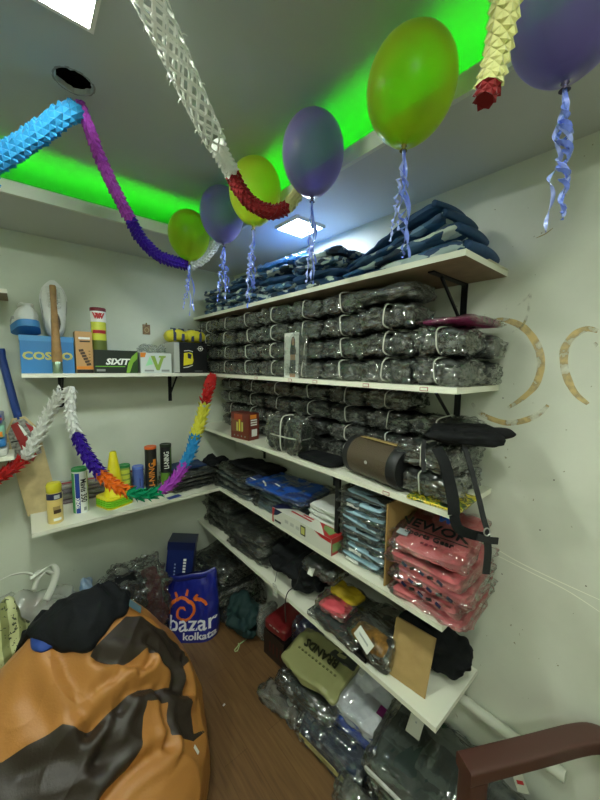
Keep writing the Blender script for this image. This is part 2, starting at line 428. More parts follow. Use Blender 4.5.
stain([(489, 321), (505, 320), (524, 328), (537, 345), (541, 364), (536, 384), (524, 397), (508, 408)], .020, st1)
stain([(472, 403), (479, 412), (492, 419), (508, 423), (526, 420), (540, 413), (548, 405)], .018, st1)
stain([(491, 311), (510, 308), (524, 300), (530, 292), (528, 312), (522, 326), (512, 332)], .008, st2)
stain([(598, 331), (586, 329), (573, 336), (565, 348), (564, 364), (568, 380), (576, 394), (588, 404)], .020, st1)
stain([(597, 343), (588, 350), (579, 357)], .016, st2)
stain([(536, 238), (545, 234), (553, 228)], .003, mat('wall_scratch', '9c8d5a', .7))
for pts in ([(490, 545), (515, 560), (545, 575), (600, 600)], [(492, 553), (530, 572), (566, 590), (600, 612)]):
    stain(pts, .003, mat('plaster_crack', 'eef0de', .7))
for (x, y) in ((520, 328), (586, 586), (490, 345), (502, 574), (554, 480), (503, 398), (540, 530)):
    c = at(x, y, 0, XR - .0004); MB().prism([(.0022 * math.cos(k), .0022 * math.sin(k)) for k in (0, 1, 2.1, 3.3, 4.2, 5.3)], c, -Y, Z, .0004).build('chip', mat('wall_chip', '4a4636', .8), rw)
# ------------------------------------------------------------------ shelves
lam = mat('white_laminate', 'e4e6d4', .35, bump=.02, bscale=90)
ply = mat('raw_shelf_underside', '8b7a60', .7, bump=.1, bscale=60, var=.15, vscale=18)
blk = mat('black_bracket_steel', '17181a', .45, metal=.3)
red_line = mat('label_outline_red', 'a04a4a', .5)
lab_m = mat('shelf_label_paper', 'dfe2d2', .4)
XF, Y0 = .916, .412
SZ = [1.964, 1.595, 1.237, .884, .545]
TH = .018
def shelf(label, a, b, zt, under=True, group='white wall shelves'):
    t = thing('wall_shelf', label, 'shelf', ((a[0] + b[0]) / 2, (a[1] + b[1]) / 2, zt - TH), 0, group)
    m = MB(); m.box2((a[0], a[1], zt - TH), (b[0], b[1], zt))
    o = m.build('board', [lam, ply], t, world=True)
    for p in o.data.polygons:
        if p.normal.z < -.9: p.material_index = 1
    return t
def bracketR(t, y, zt, h=.19, d=.24, clip=None):
    zb = zt - TH; m = MB()
    m.box2((XR - .005, y - .011, zb - h), (XR - .0005, y + .011, zb - .0005)); m.box2((XR - d, y - .010, zb - .005), (XR - .005, y + .010, zb - .0005))
    m.tube([(XR - .012, y, zb - h + .05), (XR - d + .07, y, zb - .008)], .006, 6)
    for k in (.03, .1): m.tube([(XR - .007, y, zb - h + k), (XR - .0045, y, zb - h + k)], .005, 8)
    m.build('bracket', blk, t, world=True)
def bracketL(t, x, zt, h=.17, d=.19):
    zb = zt - TH; m = MB()
    m.box2((x - .011, YL - .005, zb - h), (x + .011, YL - .0005, zb - .0005)); m.box2((x - .010, YL - d, zb - .005), (x + .010, YL - .005, zb - .0005))
    m.tube([(x, YL - .012, zb - h + .05), (x, YL - d + .06, zb - .008)], .006, 6)
    m.build('bracket', blk, t, world=True)
names = ['top white shelf of the long right-hand wall, under the patterned jerseys', 'second long shelf from the top, on the right-hand wall',
         'middle of the five long shelves, holding the round speaker', 'fourth long shelf down, with pink garment packs on its end', 'lowest long shelf, with the brown envelope near its end']
RS = []
for k in range(5):
    s = shelf(names[k], (XF, Y0), (XR, YL), SZ[k]); RS.append(s)
    for y in (.545, 1.15, 1.8): bracketR(s, y, SZ[k], h=.19 if k < 4 else .15)
def price_label(s, py_list, zt):
    for y in py_list:
        f = MB().box((XF - .0006, y, zt - TH / 2), (.0012, .026, .012)).build('price_label', red_line, s, world=True)
        MB().box((XF - .0014, y, zt - TH / 2), (.0006, .022, .0085)).build('paper', lab_m, f, world=False)
        f.children[0].data.transform(Matrix.Translation(-Vector(s.location)))
price_label(RS[1], [at(x, y, 0, XF).y for x, y in ((366, 383), (424, 388), (315, 381), (290, 380), (256, 379))], SZ[1])
price_label(RS[2], [at(x, y, 0, XF).y for x, y in ((386, 496),)], SZ[2])
L1 = shelf('white shelf on the back wall carrying the blue shoe box and white sneakers', (.006, 1.955), (XF - .004, YL), 1.597)
for x in (.165, .745): bracketL(L1, x, 1.597)
L2 = shelf('white shelf on the back wall carrying the yellow cone and shuttle tubes', (.0, 1.845), (XF - .002, YL), .884)
for x in (.165, .62): bracketL(L2, x, .884, h=.12)
Lb = shelf('short white shelf end at the left edge holding colourful packets', (-.55, 1.955), (at(14, 456, 1, 1.955).x, YL), 1.225)
Lt = shelf('empty white shelf end high at the left edge of the back wall', (-.55, 1.955), (at(7, 292, 1, 1.955).x, YL), 1.965)
for s, z in ((Lb, 1.225), (Lt, 1.965)): bracketL(s, -.3, z)
MB().box((.977, .9, (.884 + 1.219) / 2), (.012, .022, 1.219 - .884 - .0008)).build('shelf_post', blk)
tag(bpy.data.objects['shelf_post'], 'black steel upright between the middle and fourth shelves beside the white garments', 'post')
# grey pipe clipped along the right wall
t = thing('wall_pipe', 'white plastic pipe running low along the right-hand wall', 'pipe', (1.2, .6, .41))
m = MB(); m.tube([(1.2, .14, .413), (1.2, 1.9, .413)], .019, 18); m.build('pipe', mat('white_pvc', 'd4d8c8', .35), t, smooth=.7, world=True)
for y in (.9, 1.5):
    MB().box((1.214, y, .413), (.018, .014, .046)).build('pipe_clip', mat('pvc_clip', 'c0c4b8', .4), t, world=True)
# ------------------------------------------------------------------ balloons with curled ribbons
rib = mat('ribbon_blue', '6f86dd', .25, coat=.6)
rib2 = mat('ribbon_pale', '9fb0ee', .25, coat=.6)
bal = {'lime': soft_glow('balloon_lime', 'cfe246', .6, .3, .60), 'yellow': soft_glow('balloon_yellow', 'e4e856', .6, .3, .45), 'purple': soft_glow('balloon_purple', 'a79ad6', .55, .3, .62)}
knotm = {'lime': mat('knot_olive', '6d6a12', .4), 'yellow': mat('knot_olive2', '77701a', .4), 'purple': mat('knot_violet', '2d2447', .4)}
def balloon(label, c, d, el, tone, ribl, nr, seed, tilt=(0, 0), curly=.012):
    R = d / 2; H = R * el
    prof = []
    for i in range(33):
        a = PI * i / 32; z = math.cos(a); r = math.sin(a)
        if z < 0: r = r * (1 - .20 * z * z * abs(z)) ; zz = z * 1.18
        else: zz = z
        prof.append((max(r * R, .0), zz * H))
    zb = -1.18 * H
    prof = [p for p in prof if p[1] > zb + .006] + [(.007, zb + .004), (.005, zb - .002)]
    rt = Euler((tilt[0], tilt[1], 0)).to_matrix()
    base = Vector(c) + rt @ Vector((0, 0, zb))
    t = thing('balloon', label, 'balloon', base, 0, 'balloons strung along the ceiling')
    m = MB(); m.lathe(prof, 40); m.v = [rt @ (v - Vector((0, 0, zb))) for v in m.v]; m.build('balloon_skin', bal[tone], t, smooth=True)
    m = MB(); m.lathe([(.004, .002), (.0065, -.003), (.003, -.007), (.009, -.014), (.0075, -.015), (.002, -.009)], 14); m.v = [rt @ v for v in m.v]; m.build('knot', knotm[tone], t, smooth=True)
    rr = random.Random(seed)
    for k in range(nr):
        l = ribl * rr.uniform(.62, 1.0); turns = rr.uniform(1.2, 7); ph = rr.uniform(0, 6.28); dx, dy = rr.uniform(-.026, .026), rr.uniform(-.018, .018)
        pts = []; cu = curly * rr.uniform(.45, 1.2)
        for i in range(60):
            u = i / 59; a = ph + turns * 2 * PI * u ** 1.4; q = cu * (.25 + .75 * max(0, math.sin(PI * u * 1.15)) ** .8) * min(1, u * 3)
            pts.append((dx * u * 1.3 + q * math.cos(a), dy * u + q * math.sin(a), -.010 - l * u + .006 * math.sin(a * .5)))
        wd = [Vector((math.cos(ph + turns * 2 * PI * (i / 59) ** 1.4), math.sin(ph + turns * 2 * PI * (i / 59) ** 1.4), 1.2)) for i in range(60)]
        m = MB(); m.strip(pts, .0066, wd, .0003); m.build('ribbon', rib if k % 2 == 0 else rib2, t, smooth=.9)
    return t
bx = .71
balloon('lime balloon farthest along the row, near the corner above the black ball box', at(189, 234, 1, 1.618), .192, 1.12, 'lime', .25, 4, 1, (0, 0), .008)
balloon('purple balloon hanging second from the corner, between lime and yellow ones', at(222, 213, 0, .733), .193, 1.16, 'purple', .26, 5, 2, (0, -.05), .011)
balloon('yellow balloon with the maroon paper garland passing in front of it', at(255, 190, 0, .730), .197, 1.16, 'yellow', .33, 5, 3, (0, .05), .011)
balloon('purple balloon hanging in the middle of the row before the small ceiling lamp', at(313, 152, 0, .733), .191, 1.18, 'purple', .27, 5, 4, (0, 0), .008)
balloon('big lime yellow balloon near the centre, in front of the green light', at(411, 86, 0, .726), .200, 1.10, 'lime', .28, 5, 5, (.03, .09), .010)
balloon('large purple balloon at the upper right, nearest of the row', at(572, 6, 0, .735), .180, 1.08, 'purple', .24, 6, 6, (0, 0), .011)

# ------------------------------------------------------------------ paper garlands
def tissue(name, c, tr=.3): return soft_glow('tissue_' + name, c, tr, .6)
def frames(p):
    out = []; nrm = None
    for i in range(len(p)):
        t = (p[min(i + 1, len(p) - 1)] - p[max(i - 1, 0)]).normalized()
        nrm = t.orthogonal().normalized() if nrm is None else (nrm - t * nrm.dot(t)).normalized()
        out.append((p[i], t, nrm, t.cross(nrm)))
    return out
def garland(label, secs, style='star', rot=.4):
    """secs: list of (points, material, r0, r1); every coloured stretch is a part"""
    o = Vector(secs[0][0][0])
    t = thing('paper_garland', label, 'garland', o, 0, 'paper garlands')
    for pts, mt, r0, r1, sty, step in secs:
        p = resample(catmull(pts, 14), step); fr = frames(p); n = len(fr); m = MB()
        if sty == 'net':
            K = 7; grid = []
            for i, (q, tt, a, b) in enumerate(fr):
                r = r0 + (r1 - r0) * i / max(1, n - 1)
                grid.append([q + (a * math.cos(2 * PI * (j + .5 * (i % 2)) / K) + b * math.sin(2 * PI * (j + .5 * (i % 2)) / K)) * r for j in range(K)])
            for i in range(n - 1):
                for j in range(K):
                    j2 = (j if i % 2 else j - 1) % K; j3 = (j + 1 if i % 2 else j) % K
                    for jj in (j2, j3):
                        A, B_ = grid[i][j], grid[i + 1][jj]
                        m.strip([A, A.lerp(B_, .5) + (A - fr[i][0]).normalized() * .002, B_], .0060, (B_ - A).cross(A - fr[i][0]), .0006)
                    if rnd.random() < .16:
                        A = grid[i][j]; dd = (A - fr[i][0]).normalized(); m.strip([A, A + dd * .006 + fr[i][1] * .002, A + dd * .010 + fr[i][1] * .007], .003, fr[i][2], .0004)
        else:
            K = 12 if sty == 'honey' else 8
            lo = .80 if sty == 'honey' else .50
            rows = []
            for i, (q, tt, a, b) in enumerate(fr):
                r = r0 + (r1 - r0) * i / max(1, n - 1); row = []
                for j in range(K):
                    big = (j + i) % 2 == 0
                    rj = r * (1.0 if big else lo) * (1 + rnd.uniform(-.09, .09)); an = 2 * PI * j / K + rot
                    row.append(q + (a * math.cos(an) + b * math.sin(an)) * rj + tt * ((.30 if big else -.30) * step * (2.2 if sty == 'star' else 1)))
                rows.append(row)
            vs = [v for row in rows for v in row]; fs = []
            for i in range(n - 1):
                for j in range(K):
                    a_, b_, c_, d_ = i * K + j, i * K + (j + 1) % K, (i + 1) * K + (j + 1) % K, (i + 1) * K + j
                    if (i + j) % 2: fs += [(a_, b_, c_), (a_, c_, d_)]
                    else: fs += [(a_, b_, d_), (b_, c_, d_)]
            fs += [tuple(range(K))[::-1], tuple((n - 1) * K + j for j in range(K))]
            m.add(vs, fs)
            if sty == 'star':
                for i in range(0, n, 1):
                    q, tt, a, b = fr[i]; r = r0 + (r1 - r0) * i / max(1, n - 1)
                    for j in range(5):
                        an = 2 * PI * (j + .5 * (i % 2)) / 5 + rot; dd = a * math.cos(an) + b * math.sin(an); sd = tt.cross(dd)
                        e = q + dd * r * 1.15 + tt * step * .7
                        m.add([q + dd * r * .7 - sd * r * .42, q + dd * r * .7 + sd * r * .42, e, q + dd * r * .62 + tt * step * .3], [(0, 1, 2), (1, 3, 2), (3, 0, 2)])
        m.build('paper_section', mt, t, world=True)
    return t
def P(*a): return at(*a)
c_white = tissue('white', 'eef0ea'); c_cream = tissue('cream', 'dcdc96'); c_red = tissue('red', 'c8302e'); c_mar = tissue('maroon', '8e2a2c')
c_blue = tissue('sky', '3594cc'); c_mag = tissue('magenta', 'b04cc0'); c_pur = tissue('violet', '3d1f9c'); c_or = tissue('orange', 'ef7a22'); c_grn = tissue('green', '0f8f5f'); c_yel = tissue('yellow', 'e3e04f')
# 1: from the left to the ceiling hole, then sagging towards the corner
top = at(77, 101, 2, ZU - .01)
garland('blue, magenta and violet paper garland pinned to the ceiling near the round hole', [
    ([Vector((-1.0, .62, 2.43)), Vector((-.72, .66, 2.27)), atd(-60, 186, .85), atd(-8, 163, .90), atd(35, 136, .93), atd(64, 115, .95), top + Vector((-.005, 0, -.03))], c_blue, .034, .030, 'honey', .011),
    ([top + Vector((.006, 0, -.006)), atd(88, 125, 1.02), atd(101, 160, 1.12), atd(116, 192, 1.22), atd(129, 217, 1.32)], c_mag, .018, .027, 'honey', .010),
    ([atd(130, 218, 1.32), atd(142, 240, 1.42), atd(161, 257, 1.52), atd(188, 265, 1.64)], c_pur, .027, .031, 'honey', .009),
    ([atd(190, 265, 1.64), atd(204, 257, 1.66), atd(214, 245, 1.65), atd(223, 229, 1.63)], c_white, .031, .026, 'honey', .009)])
# 2: stretched open net, white, then maroon and cream, across the middle
garland('stretched open white paper garland with maroon and cream end, crossing the middle', [
    ([atd(128, -45, .62), atd(150, 0, .66), atd(178, 62, .75), atd(200, 110, .85), atd(217, 145, .95)], c_white, .033, .029, 'net', .0200),
    ([atd(217, 145, .95), atd(226, 162, 1.0), atd(233, 175, 1.03)], c_white, .028, .027, 'honey', .008),
    ([atd(232, 174, 1.03), atd(241, 191, 1.05), atd(255, 206, 1.08), atd(272, 212, 1.10), atd(286, 208, 1.12)], c_mar, .026, .026, 'honey', .008),
    ([atd(286, 208, 1.12), atd(293, 200, 1.14), atd(300, 190, 1.17), atd(306, 180, 1.20)], c_cream, .025, .022, 'honey', .008)])
# 3: cream one dangling at the upper right
garland('cream paper garland with a maroon tip, hanging down at the upper right', [
    ([atd(508, -118, .535), atd(507, -50, .505), atd(506, -10, .50), atd(502, 25, .51), atd(496, 60, .52), atd(488, 90, .52)], c_cream, .027, .022, 'honey', .009),
    ([atd(488, 90, .52), atd(486, 96, .52), atd(484, 102, .52)], c_mar, .021, .017, 'honey', .006)])
# 4: rainbow one looped below the back-wall shelf
hook = Vector((.165, 1.965, 1.535))
garland('spiky rainbow paper garland looped from the back shelf bracket to the long shelf corner', [
    ([Vector((-.52, 1.94, 1.215)), atd(-80, 520, 1.47), atd(-40, 503, 1.47), atd(-6, 480, 1.5), atd(10, 470, 1.52), atd(26, 457, 1.56)], c_red, .034, .033, 'star', .025),
    ([atd(27, 456, 1.56), atd(38, 435, 1.58), atd(50, 412, 1.60), hook + Vector((-.012, -.03, -.015))], c_white, .033, .031, 'star', .025),
    ([hook + Vector((.02, -.03, -.015)), atd(70, 414, 1.60), atd(76, 434, 1.57)], c_white, .028, .030, 'star', .025),
    ([atd(77, 436, 1.57), atd(87, 456, 1.55), atd(101, 474, 1.53)], c_pur, .031, .032, 'star', .025),
    ([atd(101, 474, 1.53), atd(114, 485, 1.52), atd(131, 493, 1.52)], c_or, .032, .032, 'star', .025),
    ([atd(131, 493, 1.52), atd(147, 495, 1.54), atd(161, 491, 1.56)], c_grn, .032, .032, 'star', .025),
    ([atd(162, 490, 1.56), atd(174, 481, 1.60), atd(184, 466, 1.64)], c_mag, .032, .032, 'star', .025),
    ([atd(184, 465, 1.64), atd(191, 452, 1.68), atd(195, 437, 1.72)], c_blue, .032, .032, 'star', .025),
    ([atd(195, 436, 1.72), atd(201, 420, 1.77), atd(205, 402, 1.80)], c_yel, .036, .034, 'star', .025),
    ([atd(205, 401, 1.80), atd(209, 388, 1.81), at(212, 377, 0, .897)], c_red, .034, .028, 'star', .025)])
# ------------------------------------------------------------------ things on the back-wall shelves
N_ = -Y   # faces of boxes on this wall look towards -Y: text runs along X, up along Z
zt = 1.597
card = lambda n, c, r=.4, coat=.25, **k: mat(n, c, r, coat=coat, coatr=.25, **k)
def carton(name, label, cat, x0, x1, yf, dep, z, h, m, group=None, rot=0):
    t = thing(name, label, cat, ((x0 + x1) / 2, yf + dep / 2, z), rot, group)
    b = MB(); w = x1 - x0
    b.box((0, 0, h / 2), (w, dep, h)); o = b.build('carton', m, t)
    bv = o.modifiers.new('edge', 'BEVEL'); bv.width = .0015; bv.segments = 2

    return t, w, dep, h
white_ink = mat('white_print', 'f2f4ee', .4); black_ink = mat('black_print', '121314', .4); grey_ink = mat('grey_print', '8f9590', .5)
olive_ink = mat('olive_gold_print', 'c3c36a', .4); red_ink = mat('red_print', 'b3282c', .4); yel_ink = mat('yellow_print', 'e8d93a', .4)
grn_ink = mat('green_print', '6fae3a', .4); org_ink = mat('orange_print', 'e08a2c', .4); blue_ink = mat('blue_print', '2b4fa8', .4); navy_ink = mat('navy_print', '1c2148', .4)
def fr(t, d, x, z, e=.0008): return (x, -d / 2 - .0002, z)

t, w, d, h = carton('shoe_box', 'blue shoe box with big yellow lettering under the white sneakers', 'box', .006, .216, 2.03, .155, zt, .155, card('box_blue', '2f7fc0', .35, .4))
MB().box((0, 0, .155 + .012), (w + .003, d + .003, .026)).build('lid', card('box_lid_blue', '4a9ad8', .3, .5), t)
text(t, 'lettering', 'COSCO', .050, fr(t, d, .0, .082), X, Z, olive_ink, bold=.002, sx=1.12)
cosco_top = zt + .180

# sneakers
wl = mat('sneaker_white', 'dfe3dd', .55, bump=.15, bscale=120); solew = mat('sole_white', 'e9ece8', .5); soleb = mat('sole_blue', '3f86c4', .5)
gr = mat('sneaker_grey_lining', '54483e', .8); lace_m = mat('lace_white', 'f0f2ee', .7)
def sneaker(label, loc, rot, sole_m, seed):
    t = thing('sneaker', label, 'shoe', loc, 0, 'white sneakers'); t.rotation_euler = rot
    Ls = .275
    def wid(u): # u 0 heel .. 1 toe
        return .033 + .013 * math.sin(PI * min(1, u * 1.05)) + .010 * math.exp(-((u - .70) / .2) ** 2) - .010 * max(0, u - .86) / .14
    def hgt(u): return (.088 if u < .32 else .088 - (u - .32) * .10) * (1 - .55 * max(0, (u - .84) / .16) ** 2) * (.92 + .08 * min(1, u * 8))
    n = 26; K = 18; vs = []; fs = []
    for i in range(n + 1):
        u = i / n; y = (u - .5) * Ls; e = (1 - (2 * u - 1) ** 8) ** .5 if 0 < u < 1 else .35
        for j in range(K):
            a = 2 * PI * j / K
            x = wid(u) * sgn(math.cos(a), .7) * max(.35, e) * (1 - .25 * max(0, math.sin(a)))
            z = .022 + (hgt(u) - .022) * (.5 + .5 * sgn(math.sin(a), .75))
            vs.append((x, y, z))
    for i in range(n):
        for j in range(K): fs.append((i * K + j, i * K + (j + 1) % K, (i + 1) * K + (j + 1) % K, (i + 1) * K + j))
    fs += [tuple(range(K))[::-1], tuple(n * K + j for j in range(K))]
    MB().add(vs, fs).build('upper', wl, t, smooth=True)
    m = MB(); o1 = []; 
    for k in range(40):
        a = 2 * PI * k / 40; u = .5 - .5 * math.cos(a); o1.append((math.copysign(wid(u) * 1.06 * max(.3, (1 - (2 * u - 1) ** 8) ** .5), math.sin(a)), (u - .5) * (Ls + .012)))
    o1 = [(a, b) for a, b in o1]
    m.prism(o1, (0, 0, 0), X, Y, .026); m.build('sole', sole_m, t, smooth=.6)
    # collar opening
    m = MB(); ring = []
    for k in range(24):
        a = 2 * PI * k / 24; yy = -.062 + .058 * math.sin(a); u = yy / Ls + .5; ring.append((.025 * math.cos(a), yy, hgt(u) + .002))
    m.tube(ring, .006, 8, closed=True); m.build('collar', solew, t, smooth=True)
    MB().add([(0, -.062, .091)] + [(p[0] * .98, p[1], p[2] + .002) for p in ring], [(0, k + 1, (k + 1) % 24 + 1) for k in range(24)]).build('lining', gr, t)
    MB().box((0, .05, hgt(.65) + .001), (.030, .10, .004), Matrix.Rotation(-.10, 3, 'X')).build('tongue', mat('sneaker_grey_stripe', 'a8aea8', .5), t)
    m = MB()
    for k in range(6):
        y = .012 + k * .014; u = y / Ls + .5; z = hgt(u)
        m.tube([(-.026, y, z - .003), (-.012, y + .003, z + .005), (.012, y - .003, z + .005), (.026, y, z - .003)], .0032, 6)
    m.build('laces', lace_m, t, smooth=True)
    for s in (-1, 1): m = MB(); m.strip([(s * wid(.35) * .97, -.04, .045), (s * wid(.5) * 1.0, 0, .05), (s * wid(.65) * 1.0, .045, .038)], .012, Z, .0015); m.build('side_stripe', mat('sneaker_grey_stripe', 'a8aea8', .5), t)
    return t
sneaker('white sneaker standing upright against the back wall, opening towards the room', (.150, 2.135, cosco_top + .142), (math.radians(97), 0, 0), solew, 1)
sneaker('white sneaker with pale blue sole lying heel outwards on the blue box', (.038, 2.10, cosco_top + .022), (math.radians(-14), 0, math.radians(8)), soleb, 2).scale = (1.02, .6, 1.25)
# short wooden bat in front of the blue box
t = thing('wooden_bat', 'slim wooden bat with a taped silver end standing before the blue shoe box', 'bat', (.142, 1.995, zt))
m = MB(); m.lathe([(.021, .055), (.0215, .08), (.020, .12), (.017, .18), (.014, .26), (.0125, .33), (.0135, .40), (.0135, .413), (.011, .418), (0, .419)], 20); m.build('shaft', mat('bat_wood', '9c7a4a', .55, bump=.1, var=.25, vscale=30), t, smooth=.8)
MB().lathe([(0, 0), (.020, .0), (.0215, .004), (.0215, .056), (.020, .058)], 20).build('taped_end', mat('silver_green_tape', '8aa58a', .25, metal=.7, coat=.5), t, smooth=.8)

t, w, d, h = carton('bottle_carton', 'tall tan carton with a dark diagonal picture beside the blue shoe box', 'box', .222, .296, 2.02, .07, zt, .212, card('carton_tan', 'c59a63', .45))
decal(t, 'dark_band', fr(t, d, 0, .010), X, Z, w * .98, .018, black_ink); decal(t, 'orange_band', fr(t, d, 0, .028), X, Z, w * .98, .014, org_ink)
m = MB()
for k in range(6): m.prism([(-.015 + k * .006 - .010, .12 - k * .014), (-.015 + k * .006 + .010, .124 - k * .014), (-.015 + k * .006 + .013, .112 - k * .014), (-.015 + k * .006 - .007, .108 - k * .014)], (0, -d / 2 - .0002, 0), X, Z, .0007)
m.build('dark_picture', mat('dark_brown_print', '4a3826', .5), t)
decal(t, 'pale_title', fr(t, d, .002, .178), X, Z, .05, .011, white_ink); decal(t, 'title_line', fr(t, d, .004, .162), X, Z, .045, .006, black_ink)
for k in range(4): decal(t, 'spot', fr(t, d, .022, .065 + k * .016), X, Z, .008, .006, mat('brown_print', '8a6a3c', .5))

# tennis ball can
t = thing('tennis_ball_can', 'clear tennis ball can with red lid standing on the black and green box', 'can', (.333, 2.055, zt + .1224))
MB().lathe([(.0, 0), (.034, 0), (.0355, .004), (.0355, .200), (.034, .205)], 28).build('can_body', card('can_yellowgreen', 'cfd84a', .15, .8), t, smooth=.8)
MB().lathe([(.036, .200), (.0375, .201), (.0375, .216), (.035, .219), (0, .219)], 28).build('lid', mat('lid_dark_red', '6e1622', .35), t, smooth=.8)
def curved(t, name, z0, z1, a0, a1, r, m):
    q = MB(); vs = []; fs = []; n = 10
    for i in range(n + 1):
        a = -PI / 2 + a0 + (a1 - a0) * i / n
        vs += [((r) * math.cos(a), (r) * math.sin(a), z0), ((r) * math.cos(a), (r) * math.sin(a), z1)]
    for i in range(n): fs.append((2 * i, 2 * i + 2, 2 * i + 3, 2 * i + 1))
    return q.add(vs, fs).build(name, m, t, smooth=True)
curved(t, 'white_panel', .145, .200, -1.5, 1.5, .0362, white_ink); curved(t, 'red_band', .085, .103, -1.0, .9, .0363, red_ink); curved(t, 'dark_band', .0, .05, -1.5, 1.5, .0362, mat('olive_print', '5d6b28', .4))
for s in (-.012, .012):
    pass
text(t, 'letter_mark', 'W', .040, (-.010, -.0372, .174), X, Z, red_ink, bold=.0016)
text(t, 'letter_mark', 'W', .040, (.001, -.0374, .174), X, Z, red_ink, bold=.0016)

t, w, d, h = carton('ball_box', 'black and green ball box with white sloping brand lettering', 'box', .296, .507, 2.0, .13, zt, .122, card('box_black_green', '16211a', .3, .5))
g = MB(); g.prism([(.045, -.059), (.104, -.059), (.104, .058), (.075, .03), (.055, -.01)], (0, -d / 2 - .0002, .061), X, Z, .0005); g.build('green_swoosh', mat('swoosh_green', '7fae38', .35), t)
g = MB(); g.prism([(.062, -.059), (.104, -.059), (.104, .02), (.08, -.005)], (0, -d / 2 - .0004, .061), X, Z, .0006); g.build('dark_swoosh', mat('swoosh_dark', '2c4a20', .35), t)
decal(t, 'green_stripe', fr(t, d, -.03, .036), X, Z, .14, .005, grn_ink)
text(t, 'lettering', 'SIXIT', .044, fr(t, d, .002, .060), X, Z, white_ink, bold=.0018, shear=.25, sx=1.1)
decal(t, 'small_print', fr(t, d, -.075, .016), X, Z, .04, .012, grey_ink)

t, w, d, h = carton('ball_box', 'white carton printed with a large green letter, beside the black ball box', 'box', .520, .692, 2.0, .13, zt, .115, card('box_white_mist', 'cdd6ce', .35, .4))
v = MB(); v.prism([(-.035, .04), (-.012, .04), (.004, -.012), (.02, .03), (.008, .032), (.012, .042), (.05, .042), (.047, .03), (.038, .03), (.012, -.042), (-.004, -.042)], (.004, -d / 2 - .0002, .058), X, Z, .0008); v.build('green_letter', mat('letter_green', '8fae4a', .3), t)
g = MB(); g.prism([(-.06, -.02), (-.035, .035), (-.02, -.01)], (0, -d / 2 - .0002, .06), X, Z, .0006); g.build('mint_flash', mat('mint_print', '9fe0a8', .4), t)
poly(t, 'orange_corner', [(-.085, .115), (-.055, .115), (-.062, .09), (-.085, .088)], (0, -d / 2 - .0002, 0), X, Z, org_ink)
decal(t, 'small_print', fr(t, d, -.04, .014), X, Z, .05, .01, grey_ink); decal(t, 'dark_print', fr(t, d, .05, .014), X, Z, .045, .012, grey_ink)
# crumpled clear bag on top
t = thing('plastic_bag', 'crumpled clear plastic bag on the white carton of the upper back shelf', 'plastic bag', (.615, 2.085, zt + .116))
pillow(.15, .10, .055, 30, 30, .9, 3, .018, 20, 31, ridge=.02, crk=.02, cfr=30).build('bag_film', film('film_milky', haze=.25, base=.08), t)
t.children[0].data.transform(Matrix.Rotation(PI / 2, 4, 'Z'))

t, w, d, h = carton('ball_box', 'black ball box with a yellow ball picture below the yellow sports guards', 'box', .703, .912, 1.985, .18, zt, .185, card('box_black_matt', '15171a', .3, .4))
MB().box((-w / 2 + .001, -.0, h / 2), (.003, d + .002, h - .002)).build('pale_side', card('box_pale_side', 'b9beb4', .5), t)
decal(t, 'pale_strip', fr(t, d, -w / 2 + .016, h / 2), X, Z, .030, h * .96, card('box_pale_side', 'b9beb4', .5))
poly(t, 'picture', [(-.05, .045), (.005, .055), (.012, .075), (.006, .12), (-.012, .125), (-.046, .12)], (0, -d / 2 - .0002, 0), X, Z, mat('picture_yellow', 'e8dc2e', .35), .0008)
poly(t, 'picture_patch', [(-.022, .09), (-.004, .085), (.002, .112), (-.016, .12), (-.024, .118)], (0, -d / 2 - .001, 0), X, Z, navy_ink, .0006)
poly(t, 'picture_line', [(-.05, .030), (-.02, .034), (.008, .046), (.008, .05), (-.02, .039), (-.05, .034)], (0, -d / 2 - .0002, 0), X, Z, white_ink)
poly(t, 'picture_line', [(-.045, .130), (-.015, .134), (.01, .128), (.01, .132), (-.015, .139), (-.045, .135)], (0, -d / 2 - .0002, 0), X, Z, white_ink)
m = MB(); ringp = [(.058 + .014 * math.cos(a * PI / 9), -d / 2 - .0008, .150 + .014 * math.sin(a * PI / 9)) for a in range(18)]
m.tube(ringp, .0018, 5, closed=True); m.box((.058, -d / 2 - .0006, .150), (.044, .001, .002)); m.box((.058, -d / 2 - .0008, .150), (.010, .001, .010), Matrix.Rotation(PI / 4, 3, 'Y')); m.build('round_emblem', white_ink, t)
decal(t, 'small_print', fr(t, d, .045, .012), X, Z, .05, .003, grey_ink)
# knee pads / padded gear on top
t = thing('padded_gear', 'yellow and navy padded sports guards lying on the black ball box', 'sports guard', (.80, 2.075, zt + .1855))
yp = mat('pad_yellow', 'd9cf2e', .5, bump=.2, bscale=60); npad = mat('pad_navy', '2a3352', .6, bump=.2, bscale=90)
for k, (xx, r) in enumerate(((-.05, -.12), (.06, .14))):
    o = pillow(.13, .10, .062, 22, 22, .8, 2.6, .006, 18, 40 + k).build('pad', yp, t, smooth=True); o.data.transform(Matrix.Translation((xx, .0, .0)) @ Matrix.Rotation(PI / 2 + r, 4, 'Z') @ Matrix.Scale(1.35, 4, Z))
    for q in (-.025, .025):
        m = MB(); m.strip([(xx + q - .004, -.058, .008), (xx + q, -.052, .045), (xx + q + .006, -.025, .082), (xx + q + .008, .03, .088)], .016, X, .003); m.build('strap', npad, t, smooth=.8)
